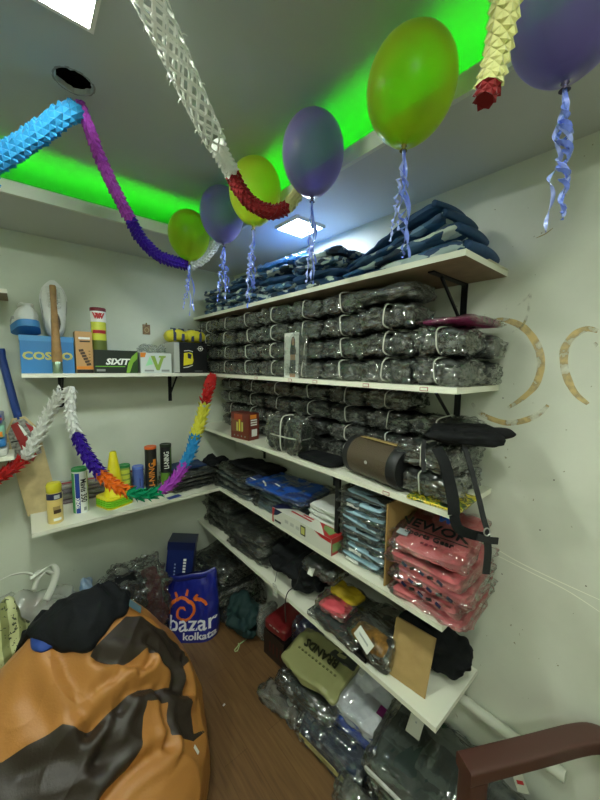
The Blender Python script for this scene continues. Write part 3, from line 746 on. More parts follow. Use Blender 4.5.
# hook plate on the wall
t = thing('wall_plaque', 'small brown patterned plaque hung on the back wall above the white carton', 'plaque', (.612, YL - .004, 1.86))
MB().box((0, 0, 0), (.042, .007, .060)).build('plate', mat('plaque_brown', '5d4330', .5, var=.5, vscale=60, col2='a08358'), t)
m = MB(); m.tube([(0, -.002, .03), (0, -.004, .040)], .004, 8); m.build('hanger', mat('brass_dull', '8a7a45', .35, metal=.8), t)
m = MB(); m.tube([(.012 * math.cos(a * PI / 8), -.0045, -.004 + .014 * math.sin(a * PI / 8)) for a in range(16)], .0025, 6, closed=True); m.build('motif', mat('plaque_pale', 'b8a578', .5), t)

# ---- lower back shelf
zt = .884
# cricket bat: blade on the shelf, handle up
t = thing('cricket_bat', 'cricket bat with blue grip and red sticker leaning at the shelf end', 'cricket bat', (.055, 2.10, zt))
ang = Matrix.Rotation(math.radians(-8.5), 4, 'Y') @ Matrix.Rotation(math.radians(-3), 4, 'X')
m = MB(); vs = []; fs = []; n = 14
sect = [(-.054, .0), (-.054, .012), (-.03, .030), (0, .040), (.03, .030), (.054, .012), (.054, 0), (.03, -.004), (0, -.005), (-.03, -.004)]
for i in range(n + 1):
    u = i / n; z = .50 * u; sc = 1 if u < .86 else 1 - (u - .86) / .14 * .62
    sd = (1 if u > .08 else .7 + .3 * u / .08)
    for (a, b) in sect: vs.append((a * sc, b * (.75 + .25 * math.sin(PI * min(1, u + .2))), z if True else 0))
K = len(sect)
for i in range(n):
    for j in range(K): fs.append((i * K + j, i * K + (j + 1) % K, (i + 1) * K + (j + 1) % K, (i + 1) * K + j))
fs += [tuple(range(K))[::-1], tuple(n * K + j for j in range(K))]
vs = [(a * 1.22, b, c) for a, b, c in vs]; o = m.add(vs, fs).build('blade', mat('willow', 'c2b080', .4, coat=.3, var=.22, vscale=14, bump=.05), t, smooth=.6); o.data.transform(ang)
o = MB().lathe([(.0165, .49), (.0165, .56), (.0155, .70), (.0165, .80), (.0205, .825), (.0195, .838), (0, .84)], 18).build('grip', mat('grip_blue', '1d3f86', .45, bump=.5, bscale=220), t, smooth=.8); o.data.transform(ang @ Matrix.Translation((0, .012, 0)))
def bd(name, pts, m, e=.0062):
    o = MB().prism(pts, (0, -e, 0), X, Z, .0006).build(name, m, t); o.data.transform(ang); return o
bd('sticker', [(-.053, .30), (.053, .30), (.053, .43), (.02, .49), (-.02, .49), (-.053, .43)], mat('sticker_grey', '8c8c84', .4, var=.7, vscale=70))
bd('sticker_red', [(-.035, .47), (-.005, .48), (.032, .30), (.012, .268), (-.012, .29)], mat('sticker_red', 'a42c2c', .35), .0068)
bd('sticker_red', [(.02, .47), (.053, .43), (.053, .36), (.044, .36)], mat('sticker_red', 'a42c2c', .35), .0068)
bd('sticker_black', [(-.05, .392), (-.018, .39), (-.018, .383), (-.05, .384)], black_ink, .0068)
bd('sticker_white', [(-.008, .47), (.004, .455), (.018, .41), (.006, .405)], white_ink, .0072)

t = thing('powder_canister', 'cream yellow canister with clear yellow cap at the left end of the shelf', 'canister', (.093, 1.925, zt))
MB().lathe([(0, 0), (.030, 0), (.032, .003), (.032, .142), (.029, .152)], 26).build('body', card('canister_cream', 'e2c878', .35, .5), t, smooth=.7)
MB().lathe([(.0295, .150), (.0315, .153), (.0315, .185), (.026, .196), (0, .199)], 26).build('cap', mat('cap_yellow', 'd4cc30', .15, coat=.6), t, smooth=.7)
curved(t, 'navy_label', .118, .148, -1.3, 1.1, .0325, navy_ink); curved(t, 'brown_picture', .05, .068, -.25, .7, .0326, mat('label_brown', '4a3524', .4)); curved(t, 'tan_picture', .068, .085, -.3, .6, .0326, mat('label_tan', 'a8905a', .4)); curved(t, 'pale_mark', .122, .140, -.1, .6, .033, mat('pale_print', 'b8c0c0', .4)); curved(t, 'white_print', .015, .028, -.3, .7, .0326, white_ink)

def tube_thing(label, x, y, r, h, body, capm, capname='cap'):
    t = thing('shuttle_tube', label, 'tube', (x, y, zt), 0, 'sports tubes on the lower back shelf')
    MB().lathe([(0, 0), (r, 0), (r, h)], 26).build('tube_body', body, t, smooth=.7)
    MB().lathe([(r, h - .001), (r * 1.03, h), (r * 1.03, h + .012), (r * .97, h + .014), (r * .9, h + .012), (0, h + .010)], 26).build(capname, capm, t, smooth=.7)
    return t
def vtext(t, body, size, r, z, ang, m, bold=.001, sx=1.0, name='lettering', up=True):
    """letters running up a tube, wrapped on its curve"""
    cu = bpy.data.curves.new(name, 'FONT'); cu.body = body; cu.size = size; cu.extrude = .0004; cu.offset = bold; cu.align_x = 'CENTER'; cu.align_y = 'CENTER'
    o = bpy.data.objects.new(name, cu); me = bpy.data.meshes.new_from_object(o); bpy.data.objects.remove(o); bpy.data.curves.remove(cu)
    bm = bmesh.new(); bm.from_mesh(me); bmesh.ops.triangulate(bm, faces=bm.faces); bmesh.ops.subdivide_edges(bm, edges=[e for e in bm.edges if e.calc_length() > .006], cuts=3, use_grid_fill=True)
    bmesh.ops.triangulate(bm, faces=bm.faces); bmesh.ops.subdivide_edges(bm, edges=[e for e in bm.edges if e.calc_length() > .006], cuts=2, use_grid_fill=True); bm.to_mesh(me); bm.free()
    for v in me.vertices:
        a = -PI / 2 + ang + (-v.co.y / r if up else v.co.y / r); rr = r + .0012 + v.co.z; zz = z + (v.co.x * sx if up else -v.co.x * sx)
        v.co = (rr * math.cos(a), rr * math.sin(a), zz)
    me.materials.clear(); me.materials.append(m); return link(name, me, t)
t = tube_thing('white and blue shuttlecock tube with green cap and upright black number', .204, 1.985, .034, .218, card('tube_white', 'dfe4da', .3, .5), mat('cap_green', '2f8f4a', .4))
curved(t, 'blue_stripe', .002, .21, -.75, -.15, .0346, mat('tube_blue', '1f3f9a', .35)); curved(t, 'green_stripe', .002, .21, -1.5, -.85, .0346, mat('tube_green', '3f9a58', .35)); curved(t, 'yellowgreen_stripe', .002, .21, 1.0, 1.6, .0346, mat('tube_ygreen', 'a8bc5a', .35))
vtext(t, 'Mavis 350', .038, .034, .118, .32, black_ink, .0006, .80, up=False); vtext(t, 'YONEX', .022, .0348, .055, -.45, white_ink, .0006, .75)
curved(t, 'small_print', .012, .03, .25, .65, .0347, grey_ink)

# long clear pack lying along the wall
t = thing('wrapped_pack', 'long clear wrapped purple striped pack lying against the wall behind the tubes', 'pack', (.30, 2.155, zt))
for k in range(4):
    o = pillow(.46, .06, .028, 30, 14, .6, 8, .003, 20, 60 + k).build('sheet', mat('sheet_' + 'abcd'[k], ('6c5360', '8d8580', '5a4a5c', '9d968e')[k], .35, coat=.5), t, smooth=True); o.data.transform(Matrix.Translation((0, 0, .028 * k)) @ Matrix.Rotation(PI / 2, 4, 'Z'))
o = pillow(.50, .075, .125, 34, 20, .45, 8, .006, 26, 66, ridge=.006).build('plastic_wrap', film('film_clear'), t); o.data.transform(Matrix.Rotation(PI / 2, 4, 'Z'))
MB().box((0, -.034, .122), (.5, .004, .006)).build('red_edge', mat('edge_red', 'a03444', .4), t)

# nested training cones
cone_t = []
lime = mat('cone_lime', '8fe02c', .4, coat=.3); yel = mat('cone_yellow', 'e8dc1c', .4, coat=.3)
def cone(label, z, m, body=True):
    t = thing('marker_cone', label, 'cone', (.36, 1.985, z), .35, 'stacked marker cones')
    b = MB(); s = .074; out = []
    for k in range(32):
        a = 2 * PI * k / 32; q = s / max(abs(math.cos(a)), abs(math.sin(a))); q = min(q, s * 1.22); out.append((q * math.cos(a), q * math.sin(a)))
    ri = .0545; vs = []; 
    for zz, sc in ((0, 1), (.006, 1)):
        vs += [(x * sc, y * sc, zz) for x, y in out]
    vs += [(ri * math.cos(2 * PI * k / 32), ri * math.sin(2 * PI * k / 32), .008) for k in range(32)] + [(ri * math.cos(2 * PI * k / 32), ri * math.sin(2 * PI * k / 32), .002) for k in range(32)]
    fs = []
    for k in range(32):
        k2 = (k + 1) % 32
        fs += [(k, k2, 32 + k2, 32 + k), (32 + k, 32 + k2, 64 + k2, 64 + k), (64 + k, 64 + k2, 96 + k2, 96 + k), (96 + k, 96 + k2, k2, k)]
    b.add(vs, fs).build('base', m, t, smooth=.6)
    b = MB(); hb = .245
    p1 = [(.0545, .006), (.050, .014), (.0165, hb - .006), (.0135, hb)]; p2 = [(.0115, hb), (.0145, hb - .008), (.048, .013), (.0525, .004)]
    b.lathe(p1 + p2, 32).build('cone_body', m, t, smooth=.6)
    return t
for k, (m_, lb) in enumerate(((yel, 'yellow marker cone, lowest of the nested stack on the shelf'), (lime, 'lime green marker cone base directly above the lowest yellow one'), (lime, 'lime green marker cone base in the middle of the nested stack'), (lime, 'lime green marker cone base just under the upright yellow cone'), (yel, 'upright yellow marker cone on top of the nested stack'))):
    cone(lb, zt + .0115 * k, m_)
t = tube_thing('short clear tube of yellow green balls behind the yellow cone', .43, 2.075, .031, .17, mat('tube_clear_green', '9fb85a', .15, coat=.8), mat('cap_green', '2f8f4a', .4))
for k in range(5): curved(t, 'ball_stripe', .012 + .031 * k, .034 + .031 * k, -.9, .9, .0316, mat('ball_yellow', 'd2dc4a', .4))
curved(t, 'white_stripe', .002, .166, -1.6, -1.0, .0316, white_ink); curved(t, 'green_side', .002, .166, 1.0, 1.6, .0316, mat('tube_green', '3f9a58', .35))
t = tube_thing('slim blue tube between the clear ball tube and the black orange tube', .502, 2.07, .030, .150, card('tube_periwinkle', '4f66b4', .35, .4), mat('cap_blue', '5f7bd0', .35))
vtext(t, '-----', .03, .030, .07, 0, mat('tube_dark_blue', '26346e', .4))
t = tube_thing('tall black tube with orange lettering and an orange cap', .572, 2.055, .033, .262, card('tube_black', '1b1c1c', .35, .4), mat('cap_orange', 'd8642c', .4))
vtext(t, 'LI-NING', .046, .033, .100, -.1, org_ink, .0003, 1.0); curved(t, 'orange_mark', .16, .20, .1, .7, .0336, org_ink)
t = tube_thing('tall black tube with white lettering and a green lower half', .662, 2.06, .033, .262, card('tube_black2', '14181a', .35, .4), mat('cap_black_green', '20301c', .4))
vtext(t, 'LI-NING', .040, .033, .180, -.15, white_ink, .0004, .75); curved(t, 'green_half', .0, .10, -1.5, 1.5, .0335, mat('tube_leaf', '5f8a2e', .4)); curved(t, 'green_line', .10, .255, .55, .75, .0335, mat('tube_leaf', '5f8a2e', .4))
t = thing('card_slip', 'small blue paper slip at the front edge of the lower back shelf', 'card', at(174, 497, 2, zt) + Vector((0, 0, .0004)), .15)
MB().box((0, 0, .001), (.075, .035, .0018)).build('slip', mat('slip_blue', '2a4aa0', .35, coat=.4), t)

# packets on the left shelf end
zl = 1.225; xe = Lb.location.x
ex = at(14, 456, 1, 1.955).x
for k, (lb, c, h, z) in enumerate((('white flat carton at the bottom of the packets on the left shelf end', 'c9ccc4', .040, 0), ('bright blue folded packet above the white carton at the left edge', '2f79b8', .042, .0405), ('packet with green leaf and orange fruit print at the left edge', '88c4a8', .062, .083), ('dark blue packet with red stripes topmost at the left edge', '3a4f9a', .048, .1455))):
    t = thing('packet', lb, 'packet', (ex - .125 - .004 * k, 2.07, zl + z), 0, 'packets at the left edge')
    o = pillow(.2, .215, h, 18, 22, .22, 10, .003, 20, 80 + k).build('packet_body', mat('packet_%s' % 'abcd'[k], c, .3, coat=.5), t, smooth=True); 
    if k == 2:
        MB().box((.085, -.100, .020), (.03, .01, .022)).build('orange_print', org_ink, t); MB().box((.065, -.100, .044), (.05, .01, .012)).build('green_print', mat('leaf_print', '3c8a4a', .4), t)
    if k == 3: MB().box((.06, -.100, .026), (.09, .01, .009)).build('red_stripe', red_ink, t)
# ------------------------------------------------------------------ packs on the long shelves
def black_cloth(name, c='1c2022', c2='2a2f30'): return mat(name, c, .8, col2=c2, vscale=16, bump=.25, bscale=70, spec=.2)
cl_black = mat('black_garment', '1a1e1c', .5, coat=.5, coatr=.16, col2='343a36', vscale=13, bump=.35, bscale=34)
cl_cloth = black_cloth('plain_black_cloth', '0f1113', '16191b')
fm = film('film_bundle', haze=.03, base=.13, bump=1.0, scale=34, rough=.18)
strm = mat('string_white', 'b9bcb0', .6)
def bundle_mesh(kind, L, W, H, seed):
    g = pillow(L * .96, W * .93, H * .96, 36, 44, .55, 4, .006, 24, seed, pinch=.22, ridge=.008, rfr=16, grooves=(.33, .66), crk=.010, cfr=22, wob=.09, und=.2).mesh('garment', cl_black, smooth=True)
    w = pillow(L * 1.03, W * 1.02, H * 1.02, 40, 40, .50, 6, .008, 26, seed + 50, pinch=.20, ridge=.006, rfr=22, crk=.016, cfr=30, wob=.10, und=.2)
    for v in w.v:
        v.z = max(v.z, .0)
    w = w.mesh('plastic_wrap', fm, smooth=.45)
    r = []
    for k in range(28):
        a = 2 * PI * k / 28; r.append((W * .485 * sgn(math.cos(a), .5), .004 * math.sin(3 * a + seed), H * .5 + H * .455 * sgn(math.sin(a), .5)))
    s = MB().tube(r, .0026, 6, closed=True).mesh('string_tie', strm, smooth=True)
    return g, w, s
BM = [bundle_mesh(0, .22, .15, .084, 100 + k) for k in range(6)]
def bundle(k, label, x, y, z, L=.22, W=.15, H=.084, rot=0, group=''):
    t = thing('garment_bundle', label, 'garment bundle', (x, y, z), rot, group)
    for me in BM[k % 6]: link(me.name.split('.')[0], me, t)
    t.scale = (W / .15, L / .22, H / .084)
    return t
# second shelf
ys = [(.492, .158), (.672, .196), (.872, .200), (1.087, .222), (1.318, .232), (1.55, .226), (1.79, .245), (2.04, .245)]
LAY = ['bottom layer', 'second layer', 'third layer', 'top layer']
kk = 0; z0 = SZ[1]
for c, (y, L) in enumerate(ys):
    n = 2 if c == 0 else (3 if c == 1 else 4); H = .090 if c < 2 else .0845
    for l in range(n):
        bundle(kk * 5 + l, 'black wrapped garment bundle, second shelf, %s, %s stack from the open end' % (LAY[l] if n == 4 or l < n - 1 else 'top layer', ORD[c]),
               1.002 + rnd.uniform(-.006, .006), y + rnd.uniform(-.006, .006), z0 + H * l + .0004, L, .15, H, rnd.uniform(-.05, .05), 'black bundles on the second shelf'); kk += 1
for l in range(2):
    bundle(l + 3, 'black wrapped garment bundle by the wall at the second shelf end, %s' % ('lower one' if l == 0 else 'upper one'), 1.148, .475, z0 + .082 * l + .0004, .16, .13, .082, .04, 'rear black bundles on the second shelf')
# loose packs above
def flatpack(name, label, cat, loc, rot, L, W, H, gm, wrap=fm, seed=0, group=None, grooves=(), amp=.006, ridge=.006, e=.4, over=1.09, pe=6, slant=0):
    t = thing(name, label, cat, loc, rot, group)
    big = wrap is None and e >= .7
    pillow(L * .97, W * .97, H * .97, 44 if big else 34, 48 if big else 40, e, pe, amp, 16, seed, grooves=grooves, ridge=ridge * (1.6 if big else 1), rfr=8 if big else 12, ez=e * 1.5, crk=amp * (1.6 if big else 1.0), cfr=10 if big else 16, wob=.12 if big else .07, und=.3, slant=slant).build('garment', gm, t, smooth=True)
    if wrap:
        pillow(L * over, W * over, H * 1.03, 38, 36, .38, 10, amp * .8, 24, seed + 70, ridge=.004, rfr=20, ez=1.15, crk=.010, cfr=26, wob=.08, und=.25, slant=slant).build('plastic_wrap', wrap, t, smooth=.5)
    return t
flatpack('garment_pack', 'loose dark wrapped garment pack on the second stack just below the top shelf', 'garment pack', (1.01, .70, z0 + .271), .06, .23, .17, .062, cl_black, seed=3)
t = flatpack('garment_pack', 'magenta garment in clear wrap lying on the end stack of the second shelf', 'garment pack', (1.06, .475, z0 + .181), .0, .16, .24, .026, mat('magenta_cloth', '8e1a5c', .6, bump=.2), seed=8, amp=.003, ridge=.003)

# photo card pack
t = thing('garment_pack', 'upright clear pack with a white photo card of a woman in black', 'garment pack', (.932, at(291, 372, 0, .93).y, SZ[1]), 0)
yw = abs(at(285, 372, 0, .93).y - at(299, 372, 0, .93).y); hh = .200
o = MB().box((0, 0, hh / 2), (.004, yw, hh)).build('photo_card', mat('photo_white', 'd9ddd6', .35, coat=.5), t)
def onx(pts, name, m, dx): return MB().prism([(-a, b) for a, b in pts], (dx, 0, 0), -Y, Z, .0005).build(name, m, o)
sk = mat('print_skin', 'b08a6a', .5); hr_m = mat('print_hair', '3a2b22', .5); ck = mat('print_black', '25252c', .5); jn = mat('print_denim', '3f4654', .5)
q = yw / 2
def el(cx, cz, rx, rz, n=16): return [(cx + rx * math.cos(2 * PI * k / n), cz + rz * math.sin(2 * PI * k / n)) for k in range(n)]
cx = q * .25   # figure stands right of centre
def fig(pts): return [(-(cx + a * q), b * hh) for a, b in pts]
onx(fig([(-.34, .62), (-.30, .78), (-.15, .9), (.1, .92), (.28, .84), (.3, .66), (.16, .58)]), 'hair', hr_m, -.0022)
onx(fig(el(.02, .82, .17, .07)), 'face', sk, -.0028)
onx(fig([(-.06, .70), (.12, .70), (.14, .77), (-.10, .77)]), 'neck', sk, -.0027)
onx(fig([(-.42, .56), (-.30, .72), (.25, .72), (.45, .60), (.40, .52), (-.36, .52)]), 'top', ck, -.0029)
onx(fig([(-.34, .40), (.34, .40), (.34, .53), (-.34, .53)]), 'midriff', sk, -.0026)
onx(fig([(-.38, .40), (.40, .40), (.42, .10), (-.44, .10)]), 'trousers', jn, -.003)
onx(fig([(-.40, .02), (.34, .02), (.36, .10), (-.42, .10)]), 'feet', sk, -.0026)
g = pillow(.085, .035, .19, 22, 22, .4, 8, .004, 20, 12, ridge=.005).build('garment', cl_black, t, smooth=True); g.data.transform(Matrix.Translation((.022, -.055, 0)))
g = pillow(.15, .05, .205, 26, 24, .35, 9, .005, 24, 14, ridge=.006).build('plastic_wrap', fm, t, smooth=.5); g.data.transform(Matrix.Translation((.018, -.03, 0)))

# middle shelf bundles
ys3 = [(.545, .205), (.75, .200), (.955, .208), (1.205, .250), (1.463, .250), (1.72, .250), (1.98, .250)]
z0 = SZ[2]; kk = 0
for c, (y, L) in enumerate(ys3):
    n = 3 if c == 0 else 4; H = .0825
    for l in range(n):
        bundle(kk * 7 + l + 2, 'black wrapped garment bundle, middle shelf, %s, %s stack from the open end' % (LAY[l] if l < n - 1 else 'top layer', ORD[c]),
               1.138 + rnd.uniform(-.005, .005), y + rnd.uniform(-.006, .006), z0 + H * l + .0004, L, .15, H, rnd.uniform(-.05, .05), 'black bundles on the middle shelf'); kk += 1
for l in range(2):
    bundle(l + 1, 'black wrapped garment bundle at the middle shelf end below the black bag, %s' % ('lower one' if l == 0 else 'upper one'), .998, .520, z0 + .088 * l + .006, .19, .13, .088, -.05, 'front black bundles on the middle shelf')
# tied pair of grey bundles
t = thing('tied_bundle', 'cross-tied pair of clear wrapped dark bundles at the front of the middle shelf', 'garment bundle', (.962, at(287, 452, 0, .95).y, SZ[2]), .05); t.scale = (1.05, 1.14, 1.08)
for k, s in enumerate((1, -1)):
    o = pillow(.100, .085, .165, 30, 36, .6, 4, .007, 24, 140 + k, ridge=.008, crk=.012).build('garment', cl_black, t, smooth=True); o.data.transform(Matrix.Translation((0, s * .050, 0)) @ Matrix.Rotation(-s * .07, 4, 'X'))
    o = pillow(.108, .095, .178, 34, 36, .55, 5, .009, 26, 150 + k, ridge=.012, crk=.016, cfr=28).build('plastic_wrap', fm, t, smooth=.5); o.data.transform(Matrix.Translation((0, s * .052, 0)) @ Matrix.Rotation(-s * .07, 4, 'X'))
r = [(.047 * sgn(math.cos(a), .5), .104 * sgn(math.sin(a), .7), .078) for a in [2 * PI * k / 36 for k in range(36)]]
MB().tube(r, .003, 6, closed=True).build('string_tie', strm, t, smooth=True)
r = [(.049 * sgn(math.cos(a), .5), .004, .085 + .082 * sgn(math.sin(a), .6)) for a in [2 * PI * k / 36 for k in range(36)]]
MB().tube(r, .003, 6, closed=True).build('string_tie', strm, t, smooth=True)
# red box
pa, pb, pc = at(228.5, 434, 2, SZ[2]), at(245, 443, 2, SZ[2]), at(256, 440, 2, SZ[2])
t = thing('product_box', 'dark red box with yellow picture standing on the middle shelf', 'box', (.958, 1.610, SZ[2]), math.radians(10))
bw, bd_, bh = .075, .150, .148
o = MB().box((0, 0, bh / 2), (bw, bd_, bh)).build('carton', card('box_dark_red', '6e2a1e', .35, .4), t)
FX = -bw / 2 - .0002
def fx(name, y, z, w, h, m): return decal(t, name, (FX, y, z), -Y, Z, w, h, m)
fx('orange_panel', .012, .122, .07, .036, mat('red_orange_print', 'a84a2a', .4)); fx('tan_panel', .02, .075, .09, .07, mat('brown_red_print', '7d5236', .45))
for k, (yy, h_, mm) in enumerate(((.02, .05, olive_ink), (0, .066, yel_ink), (-.022, .052, olive_ink))): MB().box((FX - .0008, yy, .045 + h_ / 2), (.0012, .013, h_)).build('yellow_picture', mm, t)
for k in range(4): fx('small_mark', .045 - .03 * k, .018, .008, .008, grey_ink)
FY = -bd_ / 2 - .0002
for k in range(3): decal(t, 'white_bars', (0, FY, .085 + .013 * k), X, Z, .046, .008, white_ink)
decal(t, 'white_label', (.004, FY, .040), X, Z, .040, .040, white_ink); decal(t, 'orange_title', (-.004, FY, .130), X, Z, .045, .022, org_ink)

# black slim pouch behind speaker, then the speaker
t = thing('pouch', 'flat black pouch lying on the middle shelf left of the speaker', 'pouch', (.99, at(318, 466, 0, .96).y, SZ[2]), 0)
pillow(.22, .13, .028, 22, 22, .6, 5, .003, 16, 33).build('body', cl_cloth, t, smooth=True)
c1 = at(341.5, 459.5, 0, .975); c2 = at(396, 468.5, 0, .975)
ax = (c2 - c1); ax.z = 0; ln = .245
t = thing('bluetooth_speaker', 'brown cylindrical speaker with black ends on the middle shelf', 'speaker', (.985, .705, SZ[2]), 0)
t.rotation_euler = (0, 0, math.radians(-8)); t.scale = (1, 1.12, 1)
RY = Matrix.Rotation(PI / 2, 3, 'X')
R_ = .073
def lay(prof, name, m, sm=.6, par=None): 
    b = MB(); b.lathe(prof, 40, rot=RY); b.v = [v + Vector((0, 0, R_ + .0005)) for v in b.v]; return b.build(name, m, par or t, smooth=sm)
lay([(R_ * .985, -.092), (R_ * .985, .082)], 'grille', mat('speaker_brown', '4f4432', .55, bump=.5, bscale=300))
rub = mat('speaker_rubber', '17191a', .5)
e1 = lay([(R_ * .86, .112), (R_ * .93, .116), (R_, .108), (R_, .082), (R_ * .98, .080)], 'end_ring', rub)   # +z -> -Y
e2 = lay([(R_ * .98, -.090), (R_, -.092), (R_, -.114), (R_ * .93, -.120), (R_ * .86, -.116)], 'end_ring', rub)
for e, z in ((e1, .111), (e2, -.115)):
    lay([(R_ * .88, z), (R_ * .5, z - math.copysign(.010, z)), (R_ * .25, z - math.copysign(.006, z)), (0, z - math.copysign(.005, z))], 'speaker_cone', mat('speaker_cone_black', '0f1011', .4), .8, t)
    
mm = MB(); mm.lathe([(0, .0014), (.006, .0014), (.0065, 0)], 12, c=(-R_ * .985, -.0, R_ + .004), rot=Matrix.Rotation(-PI / 2, 3, 'Y')); mm.build('badge', mat('badge_silver', 'd8d8d8', .3, metal=.8), t)
m = MB(); m.strip([(.0, .085, R_ * 2 - .001), (-.012, .04, R_ * 2 + .004), (-.014, -.03, R_ * 2 + .004), (0, -.083, R_ * 2)], .016, X, .002); m.build('carry_strap', mat('strap_tan', '9a8552', .6), t, smooth=.8)
# patterned pack at the shelf end
t = thing('leaf_print_pack', 'flat pack printed with yellow flowers and green leaves at the shelf end', 'pack', (1.0, .475, SZ[2]), .06)
def leafy():
    m = bpy.data.materials.new('leaf_print'); m.use_nodes = True; nt = m.node_tree; L = nt.links; N = nt.nodes.new; b = nt.nodes['Principled BSDF']
    tc = N('ShaderNodeTexCoord'); n = N('ShaderNodeTexVoronoi'); n.inputs['Scale'].default_value = 90; nn = N('ShaderNodeTexNoise'); nn.inputs['Scale'].default_value = 45
    L.new(tc.outputs['Object'], nn.inputs['Vector']); L.new(tc.outputs['Object'], n.inputs['Vector'])
    r = N('ShaderNodeValToRGB'); r.color_ramp.interpolation = 'CONSTANT'; cr = r.color_ramp
    cr.elements[0].position = 0; cr.elements[0].color = hx('1a2416'); cr.elements[1].position = .5; cr.elements[1].color = hx('d8c52a')
    e = cr.elements.new(.42); e.color = hx('4a6a22'); e = cr.elements.new(.60); e.color = hx('28351a'); e = cr.elements.new(.68); e.color = hx('b8b84a')
    L.new(nn.outputs['Fac'], r.inputs['Fac']); L.new(r.outputs['Color'], b.inputs['Base Color']); b.inputs['Coat Weight'].default_value = .8; b.inputs['Roughness'].default_value = .4
    return m
pillow(.165, .165, .010, 18, 24, .25, 12, .001, 20, 4).build('printed_sheet', leafy(), t, smooth=True)

# black empty bag lying on the end bundles, straps hanging
bz = SZ[2] + .186
t = thing('backpack', 'flat black bag resting on the end bundles with straps hanging down', 'bag', (1.02, .43, bz))
bcl = black_cloth('bag_fabric', '101213', '191b1c')
o = pillow(.215, .215, .060, 40, 40, .75, 2.6, .010, 12, 21, ridge=.016, rfr=8, crk=.012, cfr=11, wob=.12).build('bag_body', bcl, t, smooth=True); o.data.transform(Matrix.Rotation(.45, 4, 'Z'))
o = pillow(.16, .07, .036, 22, 20, .8, 3, .006, 14, 22, ridge=.006).build('top_flap', bcl, t, smooth=True); o.data.transform(Matrix.Translation((.015, -.045, .020)) @ Matrix.Rotation(.7, 4, 'Z'))
def strapw(name, pts, w, m, wd=(0, 1, 0), th=.0014):
    b = MB(); b.strip(catmull(pts, 8), w, wd, th); return b.build(name, m, t, smooth=.9, world=True)
web = mat('strap_webbing', '17191a', .7, bump=.3, bscale=200)
s1 = [atd(437, 448, .92), atd(444, 462, .90), atd(449, 480, .885), atd(453, 500, .87), atd(454, 515, .865), atd(458, 528, .865), atd(470, 534, .87), atd(483, 537, .875)]
strapw('shoulder_strap', s1[:5], .032, bcl, Vector(R3 @ Vector((1, 0, 0)))); 
strapw('shoulder_strap', s1[4:], .026, bcl, Vector(R3 @ Vector((.8, .6, 0))))
strapw('webbing_strap', [atd(464, 445, .93), atd(470, 465, .91), atd(478, 495, .89), atd(484, 520, .88), atd(488, 533, .875)], .014, web, Vector(R3 @ Vector((1, 0, 0))))
strapw('webbing_strap', [atd(486, 533, .875), atd(488, 550, .875), atd(486, 574, .88)], .019, web, Vector(R3 @ Vector((1, 0, 0))))
strapw('webbing_strap', [atd(477, 537, .87), atd(488, 540, .868), atd(498, 541, .875)], .018, web, Vector(R3 @ Vector((0, 1, 0))))
strapw('short_strap', [atd(424, 440, .93), atd(423, 455, .92), atd(424, 472, .91)], .012, web, Vector(R3 @ Vector((1, 0, 0))))
b = MB(); rg = [atd(487, 532, .866) + R3 @ Vector((.008 * math.cos(a), .010 * math.sin(a), 0)) for a in [2 * PI * k / 16 for k in range(16)]]; b.tube(rg, .0018, 6, closed=True); b.build('ring_buckle', mat('buckle_silver', 'b8bab8', .3, metal=.9), t, smooth=True, world=True)
# ------------------------------------------------------------------ patterned jerseys on the top shelf
def camo(name, scale, seed):
    m = bpy.data.materials.new(name); m.use_nodes = True; nt = m.node_tree; L = nt.links; N = nt.nodes.new; b = nt.nodes['Principled BSDF']
    tc = N('ShaderNodeTexCoord'); mp = N('ShaderNodeMapping'); mp.inputs['Location'].default_value = (seed, seed * 2, 0); mp.inputs['Scale'].default_value = (1, .55, 1.3); mp.inputs['Rotation'].default_value = (.2, .1, .6)
    L.new(tc.outputs['Object'], mp.inputs['Vector'])
    n = N('ShaderNodeTexVoronoi'); n.distance = 'MANHATTAN'; n.inputs['Scale'].default_value = scale; L.new(mp.outputs['Vector'], n.inputs['Vector'])
    sp = N('ShaderNodeSeparateColor'); L.new(n.outputs['Color'], sp.inputs[0])
    r = N('ShaderNodeValToRGB'); r.color_ramp.interpolation = 'CONSTANT'; cr = r.color_ramp
    cr.elements[0].position = 0; cr.elements[0].color = hx('1b4068'); cr.elements[1].position = .84; cr.elements[1].color = hx('c6d2cc')
    for p, c in ((.30, '2a5a88'), (.40, '5f84a4'), (.50, '14263c'), (.60, 'a9bcbe'), (.74, '34587c')): e = cr.elements.new(p); e.color = hx(c)
    L.new(sp.outputs[0], r.inputs['Fac']); L.new(r.outputs['Color'], b.inputs['Base Color']); b.inputs['Roughness'].default_value = .6; b.inputs['Coat Weight'].default_value = .25; b.inputs['Coat Roughness'].default_value = .3
    return m
cam1, cam2, cam3 = camo('jersey_blocks', 38, 1), camo('jersey_small_blocks', 58, 3), camo('jersey_large_blocks', 30, 5)
jn_plain = mat('jersey_navy', '1d426b', .6, bump=.2, bscale=40)
z0 = SZ[0]
